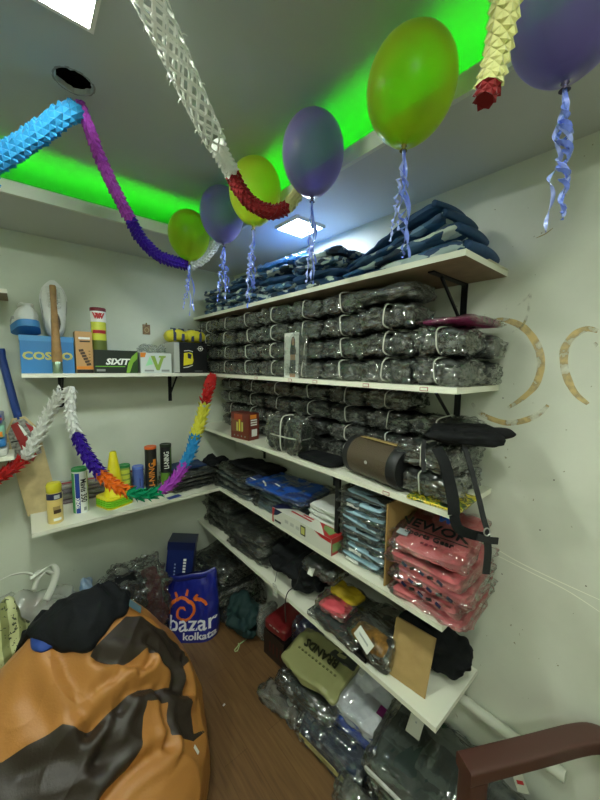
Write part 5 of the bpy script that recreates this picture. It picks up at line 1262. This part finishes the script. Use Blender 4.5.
# ------------------------------------------------------------------ bean bag with its patchwork cover
BC = Vector((.021, 1.308, 0))
def bag_r(az, v):
    """v: 0 floor rim .. 1 crown; returns x,y,z"""
    ca, sa = math.cos(az), math.sin(az)
    rx = .508 if ca > 0 else .514; ry = .455 if sa > 0 else .492
    a = v * PI / 2
    r = math.cos(a) ** .632; z = math.sin(a) ** .764
    bul = 1 + .07 * math.sin(PI * min(1, v * 1.6))
    x, y = rx * ca * r * bul, ry * sa * r * bul
    top = .317 + .456 * math.exp(-(((x - .171) / .477) ** 2 + ((y - .105) / .292) ** 2))
    return Vector((x, y, z * top))
creases = [([(60, 642), (72, 672), (84, 705), (92, 727)], .020, .030), ([(92, 727), (118, 703), (140, 686), (168, 684), (190, 690)], .022, .022),
           ([(100, 655), (125, 660), (150, 662)], .016, .02), ([(100, 760), (112, 730), (125, 705)], .018, .02), ([(160, 690), (168, 715), (172, 745)], .014, .016),
           ([(110, 800), (135, 770), (170, 745)], .018, .02), ([(150, 640), (165, 655), (180, 680)], .014, .018), ([(185, 660), (194, 690)], .014, .016), ([(140, 672), (152, 658), (150, 648)], .010, .012),
           ([(20, 770), (70, 755), (110, 758)], .012, .03), ([(30, 690), (50, 720)], .008, .03), ([(95, 690), (120, 672)], .008, .016)]
NA, NV = 420, 200
base = []
for j in range(NV + 1):
    v = j / NV
    for i in range(NA):
        base.append(BC + bag_r(2 * PI * i / NA, (1 - (1 - v) ** 1.9) * .99995))
fcs = []
for j in range(NV):
    for i in range(NA): fcs.append((j * NA + i, j * NA + (i + 1) % NA, (j + 1) * NA + (i + 1) % NA, (j + 1) * NA + i))
bvh = BVHTree.FromPolygons(base, fcs)
def onbag(px, py):
    d = (R3 @ Vector((px - 300, -(py - 400), -F))).normalized(); h = bvh.ray_cast(EYE, d)
    if h[0] is None:
        # past the outline: slide to the nearest point of the cover
        h = bvh.find_nearest(EYE + d * 1.75)
    return h[0]
cl = []
for pts, dep, w in creases:
    p = [onbag(*q) for q in pts]; cl.append((resample(catmull(p, 6), .012), dep, w))
ridges = [(.008, 5), (.004, 11)]
disp = []
for k, p in enumerate(base):
    n_ = (p - (BC + Vector((0, .05, .12)))).normalized()
    d = .012 * nz(p, 4, 3) + .006 * nz(p, 9, 4) + .003 * nz(p, 22, 6)
    d -= .016 * abs(nz((p.x + p.y * .4, p.y * .35, p.z), 6, 8)) ** .55 + .010 * abs(nz((p.x * .5 - p.y * .3, p.y + p.x * .3, p.z * .7), 9, 18)) ** .6
    for pts, dep, w in cl:
        m2 = min((p - q).length_squared for q in pts)
        if m2 < (4 * w) ** 2:
            m_ = math.sqrt(m2); d += -dep * math.exp(-(m_ / w) ** 2) + dep * .55 * math.exp(-((m_ - 2.0 * w) / w) ** 2)
    q = p + n_ * d
    if p.z < .004: q.z = 0
    q.z = max(0, q.z)
    disp.append(q)
# the cover's panels: dark brown pieces sewn into the tan cloth, by their corner points on the bag
Q = lambda pts: [(x / 2.4, 520 + y / 2.4) for x, y in pts]
dark_polys = [Q([(225, 310), (262, 268), (305, 225), (345, 232), (400, 268), (432, 292), (445, 325), (468, 340), (490, 370), (503, 398), (468, 418), (418, 392), (413, 365), (385, 325), (355, 308), (300, 340), (215, 330)]),
              Q([(-200, 640), (0, 580), (60, 540), (150, 492), (190, 505), (230, 490), (310, 415), (340, 398), (418, 392), (468, 418), (410, 436), (350, 437), (345, 500), (340, 545), (312, 600), (260, 645), (235, 682), (100, 790), (-200, 790)]),
              Q([(405, 433), (470, 416), (503, 396), (515, 440), (515, 490), (470, 530), (415, 515), (410, 470)])]
def pip(x, y, poly):
    c = False; j = len(poly) - 1
    for i in range(len(poly)):
        (xi, yi), (xj, yj) = poly[i], poly[j]
        if (yi > y) != (yj > y) and x < (xj - xi) * (y - yi) / (yj - yi) + xi: c = not c
        j = i
    return c
def flatmap(p):   # cloth coordinates of a point of the cover, unrolled about the crown
    d = p - BC; h = max(0, p.z); r = math.hypot(d.x, d.y); k = (r + max(0, .45 - h) * .9) / max(r, 1e-4)
    return (d.x * k, d.y * k)
def densify(P_):
    out = []
    for a, b in zip(P_, P_[1:] + P_[:1]):
        for k in range(3): out.append((a[0] + (b[0] - a[0]) * k / 3, a[1] + (b[1] - a[1]) * k / 3))
    return out
cloth_polys = [[flatmap(onbag(*q)) for q in densify(pl)] for pl in dark_polys]
cloth_polys.append([(-.9, .15), (-.45, .35), (-.3, .9), (-.9, .9)])
def sdf(x, y, pl, lim=.03):
    if x < min(q[0] for q in pl) - lim or x > max(q[0] for q in pl) + lim or y < min(q[1] for q in pl) - lim or y > max(q[1] for q in pl) + lim: return -lim
    best = lim * lim
    for (ax, ay), (bx_, by_) in zip(pl, pl[1:] + pl[:1]):
        dx, dy = bx_ - ax, by_ - ay; ll = dx * dx + dy * dy
        u = max(0, min(1, ((x - ax) * dx + (y - ay) * dy) / ll)) if ll > 1e-12 else 0
        q = (ax + dx * u - x) ** 2 + (ay + dy * u - y) ** 2
        if q < best: best = q
    return math.sqrt(best) * (1 if pip(x, y, pl) else -1)
mb = MB(); mb.v = disp; mb.f = list(fcs); mb.mi = [0] * len(fcs)
dark_val = []
for p in base:
    u = flatmap(p); dark_val.append(max(sdf(u[0], u[1], pl) for pl in cloth_polys))
def patchwork():
    m = mat('leatherette_patchwork', 'aa6f2c', .46, coat=.10, coatr=.4, bump=.12, bscale=160, spec=.4)
    nt = m.node_tree; L = nt.links; N = nt.nodes.new; b = nt.nodes['Principled BSDF']
    at_ = N('ShaderNodeAttribute'); at_.attribute_name = 'panel'; g = N('ShaderNodeMath'); g.operation = 'GREATER_THAN'; g.inputs[1].default_value = 0
    L.new(at_.outputs['Fac'], g.inputs[0])
    mx = N('ShaderNodeMix'); mx.data_type = 'RGBA'; mx.inputs['A'].default_value = hx('a87236'); mx.inputs['B'].default_value = hx('2f271f')
    L.new(g.outputs[0], mx.inputs['Factor']); L.new(mx.outputs['Result'], b.inputs['Base Color'])
    return m
t = thing('bean_bag', 'large orange tan and dark brown patchwork bean bag on the wooden floor', 'bean bag', BC)
cov = mb.build('cover', patchwork(), t, smooth=True, world=True)
pa_ = cov.data.attributes.new('panel', 'FLOAT', 'POINT'); pa_.data.foreach_set('value', dark_val)
bvh2 = BVHTree.FromPolygons(disp, fcs)
def onbag2(px, py):
    d = (R3 @ Vector((px - 300, -(py - 400), -F))).normalized(); h = bvh2.ray_cast(EYE, d)
    return (h[0], h[1]) if h[0] is not None else bvh2.find_nearest(EYE + d * 1.7)[:2]
p, n_ = onbag2(196, 750)
if n_.dot(EYE - p) < 0: n_ = -n_
xd = n_.cross(Z).normalized(); yd = n_.cross(xd)
MB().prism([(-.008, -.014), (.004, -.017), (.009, .012), (-.003, .016)], p + n_ * .002, xd, yd, .0012).build('care_label', mat('care_label_white', 'e2e2d8', .6), t, world=True)
# cloth draped on the crown
def drape(name, t, outline, m, off, amp, fr_, seed, nr=26, na=72, lift=0):
    pw = [bvh2.ray_cast(Vector((q[0], q[1], 2)), -Z)[0] if len(q) == 3 else onbag2(*q)[0] for q in outline + outline[:1]]; o3 = catmull(pw, 8); c = bvh2.find_nearest(sum(pw[:-1], Vector()) / (len(pw) - 1))[0]
    per = resample(o3, max(1e-4, sum((b - a).length for a, b in zip(o3, o3[1:])) / na))[:na]
    vs = []; fs = []; K = len(per)
    for layer in (1, 0):
        for r in range(nr + 1):
            u = r / nr
            for q in per:
                pt = c.lerp(q, u); h = bvh2.ray_cast(Vector((pt.x, pt.y, 2)), -Z)
                if h[0] is None: h = bvh2.find_nearest(pt)
                nn = (Z * .7 + (h[1] if h[1].z > 0 else -h[1])).normalized()
                e = 1 - u ** 6
                d = off * (.45 + .55 * e) + amp * (nz(pt, fr_, seed) * .6 + (1 - 2 * abs(nz((pt.x * 1.5, pt.y * .6, pt.z), fr_ * 1.4, seed + 3)) ** .7) * .6 + .35 * nz(pt, fr_ * 3, seed)) * (.35 + .65 * e) + lift * e
                vs.append(h[0] + nn * (max(.008, d) if layer else .002))
    off_ = (nr + 1) * K
    for l in (0, 1):
        for r in range(nr):
            for j in range(K):
                q = (l * off_ + r * K + j, l * off_ + r * K + (j + 1) % K, l * off_ + (r + 1) * K + (j + 1) % K, l * off_ + (r + 1) * K + j); fs.append(q)
    for j in range(K): fs.append((nr * K + j, nr * K + (j + 1) % K, off_ + nr * K + (j + 1) % K, off_ + nr * K + j))
    b = MB(); b.add(vs, fs); o = b.build(name, m, t, smooth=True, world=True)
    return o
t = thing('garment', 'black crumpled garment thrown over the top of the bean bag', 'garment', onbag(75, 625))
drape('cloth', t, [(.09, 1.66, 0), (.22, 1.68, 0), (.31, 1.62, 0), (129, 606), (114, 622), (100, 640), (88, 653), (72, 652), (45, 644), (22, 637), (14, 630), (-.10, 1.60, 0), (-.03, 1.66, 0)], cl_cloth, .030, .034, 8, 11, 40, 120)
p, n_ = onbag2(132, 610)
if n_.dot(EYE - p) < 0: n_ = -n_
xd = (at(140, 616, 1, p.y) - at(124, 606, 1, p.y)).normalized(); 
MB().prism([(-.032, -.014), (.032, -.014), (.032, .014), (-.032, .014)], p + n_ * .020, xd, n_.cross(xd), .0015).build('tag', mat('tag_slate', '55707c', .4, coat=.4), t, world=True)
t = thing('garment', 'royal blue garment peeking out below the black one on the bean bag', 'garment', onbag(36, 645))
drape('cloth', t, [(24, 636), (34, 634), (50, 640), (53, 648), (42, 653), (33, 650)], mat('blue_cloth', '1e3f8c', .7, bump=.2), .012, .006, 12, 12, nr=10, na=36)

# ------------------------------------------------------------------ bags along the back wall
bz_pos = Vector((.735, 1.855, .0005))
t = thing('carrier_bag', 'glossy blue carrier bag with orange spiral sun standing on the floor', 'carrier bag', bz_pos, math.radians(-38))
bluem = mat('bag_blue', '1d2787', .28, coat=.5, coatr=.2, bump=.25, bscale=14)
def bagf(u, v, s):
    """front/back skin of the bag: u across -1..1, v up 0..1, s side"""
    w = .150 * (1 + .05 * math.sin(PI * v)) * (1 - .06 * v); th = (.075 * (1 - v) ** .6 + .012) * (1 - abs(u) ** 5 * .75)
    x = u * w + .008 * nz((v * 3, s, 0), 1.3, 5); hgt = .385 + .022 * u + .012 * nz((u * 2, 0, s), 1.5, 6)
    y = s * th + (.012 * nz((u * 2, v * 3, s), 1.6, 2) + .007 * nz((u * 5, v * 4, s), 2, 3)) * min(1, v * 4 + .1) * min(1, (1 - abs(u)) * 5)
    return Vector((x, y, v * hgt))
vs = []; fs = []; nu, nv = 36, 36
for s in (-1, 1):
    for j in range(nv + 1):
        for i in range(nu + 1): vs.append(bagf(2 * i / nu - 1, j / nv, s))
K = (nu + 1) * (nv + 1)
for s in (0, 1):
    for j in range(nv):
        for i in range(nu): a = s * K + j * (nu + 1) + i; fs.append((a, a + 1, a + nu + 2, a + nu + 1))
for j in range(nv):
    for i in (0, nu): a = j * (nu + 1) + i; fs.append((a, a + nu + 1, K + a + nu + 1, K + a))
for i in range(nu): fs.append((i, i + 1, K + i + 1, K + i))
MB().add(vs, fs).build('bag_body', bluem, t, smooth=1.0)
ink_o = mat('bag_orange', 'e0702a', .35); ink_w = mat('bag_white', 'e6e6ee', .35)
def surf(x, z, e=.0025):
    v = max(0, min(1, z / .385)); return bagf(max(-1, min(1, x / .150)), v, -1) + Vector((0, -e, 0))
def stroke(name, pts, w, m):
    b = MB(); P_ = catmull([(a, b_, 0) for a, b_ in pts], 8); vs = []; fs = []
    for i, q in enumerate(P_):
        d = (P_[min(i + 1, len(P_) - 1)] - P_[max(i - 1, 0)]).normalized(); nn = Vector((-d.y, d.x, 0)); ww = w(i / (len(P_) - 1)) if callable(w) else w
        for k in (-1, 0, 1): qq = q + nn * ww * k / 2; vs.append(surf(qq.x, qq.y))
    for i in range(len(P_) - 1):
        for k in (0, 1): a = 3 * i + k; fs.append((a, a + 1, a + 4, a + 3))
    b.add(vs, fs); return b.build(name, m, t)
sx, sz = -.045, .185
stroke('sun_spiral', [(sx + (.012 + .0088 * a) * math.cos(a + .6), sz + (.012 + .0088 * a) * math.sin(a + .6)) for a in [k * .35 for k in range(27)]], lambda u: .012 + .008 * u, ink_o)
for a, l in ((1.95, .03), (1.35, .032), (.80, .034)): stroke('sun_ray', [(sx + .090 * math.cos(a), sz + .090 * math.sin(a)), (sx + (.095 + l) * math.cos(a), sz + (.095 + l) * math.sin(a))], .014, ink_o)
stroke('sun_arm', [(sx + .065, sz + .07), (sx + .10, sz + .062), (sx + .125, sz + .045), (sx + .132, sz + .022)], lambda u: .026 * (1 - .5 * u), ink_o)
def bagtext(body, size, x, z, m):
    cu = bpy.data.curves.new('lettering', 'FONT'); cu.body = body; cu.size = size; cu.extrude = .0; cu.offset = .0016; cu.align_x = 'RIGHT'; cu.align_y = 'BOTTOM'
    o = bpy.data.objects.new('lettering', cu); me = bpy.data.meshes.new_from_object(o); bpy.data.objects.remove(o); bpy.data.curves.remove(cu)
    for v in me.vertices: v.co = surf(v.co.x * 1.05 + x, v.co.y + z, .0035)
    me.materials.clear(); me.materials.append(m); return link('lettering', me, t)
bagtext('bazar', .122, .146, .050, ink_w); bagtext('kolkata', .062, .146, .008, ink_w)
# folded-over mouth of the bag
m = MB(); m.strip(catmull([bagf(-1, .99, -1) + Vector((0, -.004, 0)), bagf(-.5, 1, -1) + Vector((0, -.012, -.01)), bagf(0, .99, -1) + Vector((0, -.006, .004)), bagf(.5, 1, -1) + Vector((0, -.014, -.008)), bagf(1, 1, -1)], 8), .035, Z, .0012); m.build('bag_rim', bluem, t, smooth=True)
# tall blue box behind
t = thing('shoe_box', 'dark blue box on end behind the carrier bag, white lettering up its edge', 'box', (.70, 2.065, .0005), (math.radians(-4), math.radians(6), math.radians(-32)))
MB().box((0, 0, .255), (.165, .13, .51)).build('carton', card('box_navy', '1b2a66', .35, .4), t)
MB().box((-.0, 0, .49), (.171, .136, .05)).build('lid', card('box_navy_lid', '18234f', .35, .4), t)
text(t, 'lettering', 'SELF-JADEY', .030, (.030, -.0652, .33), Z * -1, X, white_ink, sx=1.0) if False else None
mm = MB()
for q in range(9): mm.box((.030, -.0655, .40 - .019 * q), (.018, .001, .011 + .004 * (q % 3 == 0)))
mm.build('edge_print', white_ink, t)
mm = MB()
for q in range(5): mm.box((-.028, -.0655, .37 - .022 * q), (.008, .001, .010))
mm.build('small_print', mat('pale_blue_print', '9fb0d8', .4), t)
MB().box((.025, -.0656, .19), (.05, .0014, .035)).build('red_patch', mat('patch_maroon', '7a2c3c', .4), t); MB().box((.042, -.0662, .19), (.016, .0014, .02)).build('white_patch', white_ink, t)
# clear bag of dark clothes
t = thing('clothes_bag', 'clear plastic bag of black and maroon clothes by the back wall', 'bag of clothes', (.430, 2.0, .0005), 0)
o = pillow(.28, .24, .47, 48, 48, .8, 3, .02, 9, 600, ridge=.035, rfr=8, crk=.03, cfr=9).build('black_clothes', cl_cloth, t, smooth=True); o.data.transform(Matrix.Translation((-.035, .0, 0)) @ Matrix.Rotation(PI / 2, 4, 'Z'))
mar = mat('maroon_cloth', '5e1a26', .65, bump=.35, bscale=25)
o = pillow(.12, .19, .44, 40, 40, .8, 3, .018, 10, 601, ridge=.03, rfr=9, crk=.025, cfr=10).build('maroon_clothes', mar, t, smooth=True); o.data.transform(Matrix.Translation((.10, -.03, 0)) @ Matrix.Rotation(PI / 2, 4, 'Z'))
o = pillow(.39, .30, .515, 56, 56, .7, 4, .022, 12, 602, ridge=.02, crk=.03, cfr=17).build('bag_film', film('film_bag', haze=.05, base=.08, scale=22, bump=1.0), t, smooth=.4); o.data.transform(Matrix.Rotation(PI / 2, 4, 'Z'))
t = flatpack('garment', 'white and pale blue folded garment between the bags near the back wall', 'garment', (.222, 2.09, .0005), .0, .14, .075, .47, mat('white_blue_cloth', 'd8e2ea', .6, col2='5f9ad0', vscale=9, bump=.3), wrap=None, seed=604, amp=.012)
# white carrier bag with handles, orange-brown things inside
t = thing('plastic_bag', 'translucent white plastic bag with loop handles beside the bean bag', 'plastic bag', (-.035, 2.055, .0005), 0)
o = pillow(.38, .20, .45, 44, 44, .8, 3, .018, 8, 610, ridge=.03, crk=.03, cfr=9).build('brown_contents', mat('rust_cloth', 'a8572e', .7, bump=.3, bscale=12, col2='6e3a26', vscale=6), t, smooth=True); o.data.transform(Matrix.Rotation(PI / 2, 4, 'Z'))
fw = film('film_white', haze=.52, hazecol='d8dfd2', base=.06, scale=12)
o = pillow(.42, .24, .50, 52, 52, .7, 4, .02, 10, 611, ridge=.02, crk=.03, cfr=10).build('bag_film', fw, t, smooth=.9); o.data.transform(Matrix.Rotation(PI / 2, 4, 'Z'))
whf = mat('bag_white_film', 'dfe3d8', .35, coat=.4, trans=0)
for k, pp in enumerate(([(30, 578), (42, 570), (52, 566), (56, 572), (53, 585), (46, 600)], [(34, 590), (38, 578), (46, 572), (52, 574)], [(0, 580), (12, 575), (26, 573), (36, 576)])):
    b = MB(); b.strip(catmull([at(x, y, 1, 1.865) for x, y in pp], 8), .030 - .008 * k, Vector((1, -.5, .4)), .0015); b.build('handle', whf, t, smooth=True, world=True)
# printed yellow-green cloth
def striped():
    m = bpy.data.materials.new('lime_stripe_cloth'); m.use_nodes = True; nt = m.node_tree; L = nt.links; N = nt.nodes.new; b = nt.nodes['Principled BSDF']
    tc = N('ShaderNodeTexCoord'); w = N('ShaderNodeTexWave'); w.inputs['Scale'].default_value = 5.5; w.inputs['Distortion'].default_value = 1.2; w.bands_direction = 'X'
    L.new(tc.outputs['Object'], w.inputs['Vector'])
    n = N('ShaderNodeTexNoise'); n.inputs['Scale'].default_value = 55; L.new(tc.outputs['Object'], n.inputs['Vector'])
    r = N('ShaderNodeValToRGB'); r.color_ramp.interpolation = 'CONSTANT'; cr = r.color_ramp; cr.elements[0].color = hx('868c58'); cr.elements[1].position = .42; cr.elements[1].color = hx('c4c890')
    L.new(w.outputs['Fac'], r.inputs['Fac']); mx = N('ShaderNodeMix'); mx.data_type = 'RGBA'; mx.inputs['B'].default_value = hx('4a5236')
    g = N('ShaderNodeMath'); g.operation = 'GREATER_THAN'; g.inputs[1].default_value = .63; L.new(n.outputs['Fac'], g.inputs[0]); L.new(g.outputs[0], mx.inputs['Factor']); L.new(r.outputs['Color'], mx.inputs['A']); L.new(mx.outputs['Result'], b.inputs['Base Color'])
    return m
t = flatpack('garment', 'lime and yellow striped printed cloth at the left edge beside the bean bag', 'garment', (-.115, 1.86, .0005), .3, .14, .20, .63, striped(), wrap=None, seed=615, e=.8, pe=3, amp=.012)
t.rotation_euler = (0, 0, .1)
# clips on the floor
t = thing('plastic_clip', 'small pale green plastic clip lying on the floor near the dark green bundle', 'clip', at(240, 645, 2, 0.0005), .3)
b = MB(); b.tube([(-.045, 0, .004), (0, .004, .004), (.05, -.006, .004)], .003, 8); b.tube([(-.04, -.018, .004), (-.01, -.004, .004), (.0, .014, .004)], .003, 8); b.tube([(-.045, 0, .004), (-.052, -.010, .004), (-.04, -.018, .004)], .003, 8)
b.build('clip_body', mat('clip_green', 'a8c088', .4), t, smooth=True)
t = thing('paper_scrap', 'tiny white scrap of paper on the wooden floor right of the bean bag', 'scrap', at(224, 705, 2, 0.0004), .4)
MB().box((0, 0, .001), (.012, .008, .0016)).build('scrap', whitec, t)

# ------------------------------------------------------------------ look
S.world = bpy.data.worlds.new('world'); S.world.use_nodes = True
S.world.node_tree.nodes['Background'].inputs[0].default_value = (.02, .02, .02, 1)
vs_ = S.view_settings
vs_.view_transform = 'Standard'; vs_.look = 'None'; vs_.gamma = 1; vs_.use_curve_mapping = False
vs_.exposure = 1.0
S.cycles.max_bounces = 10; S.cycles.transparent_max_bounces = 24; S.cycles.diffuse_bounces = 5; S.cycles.glossy_bounces = 3; S.cycles.sample_clamp_indirect = 4
bpy.context.view_layer.update()
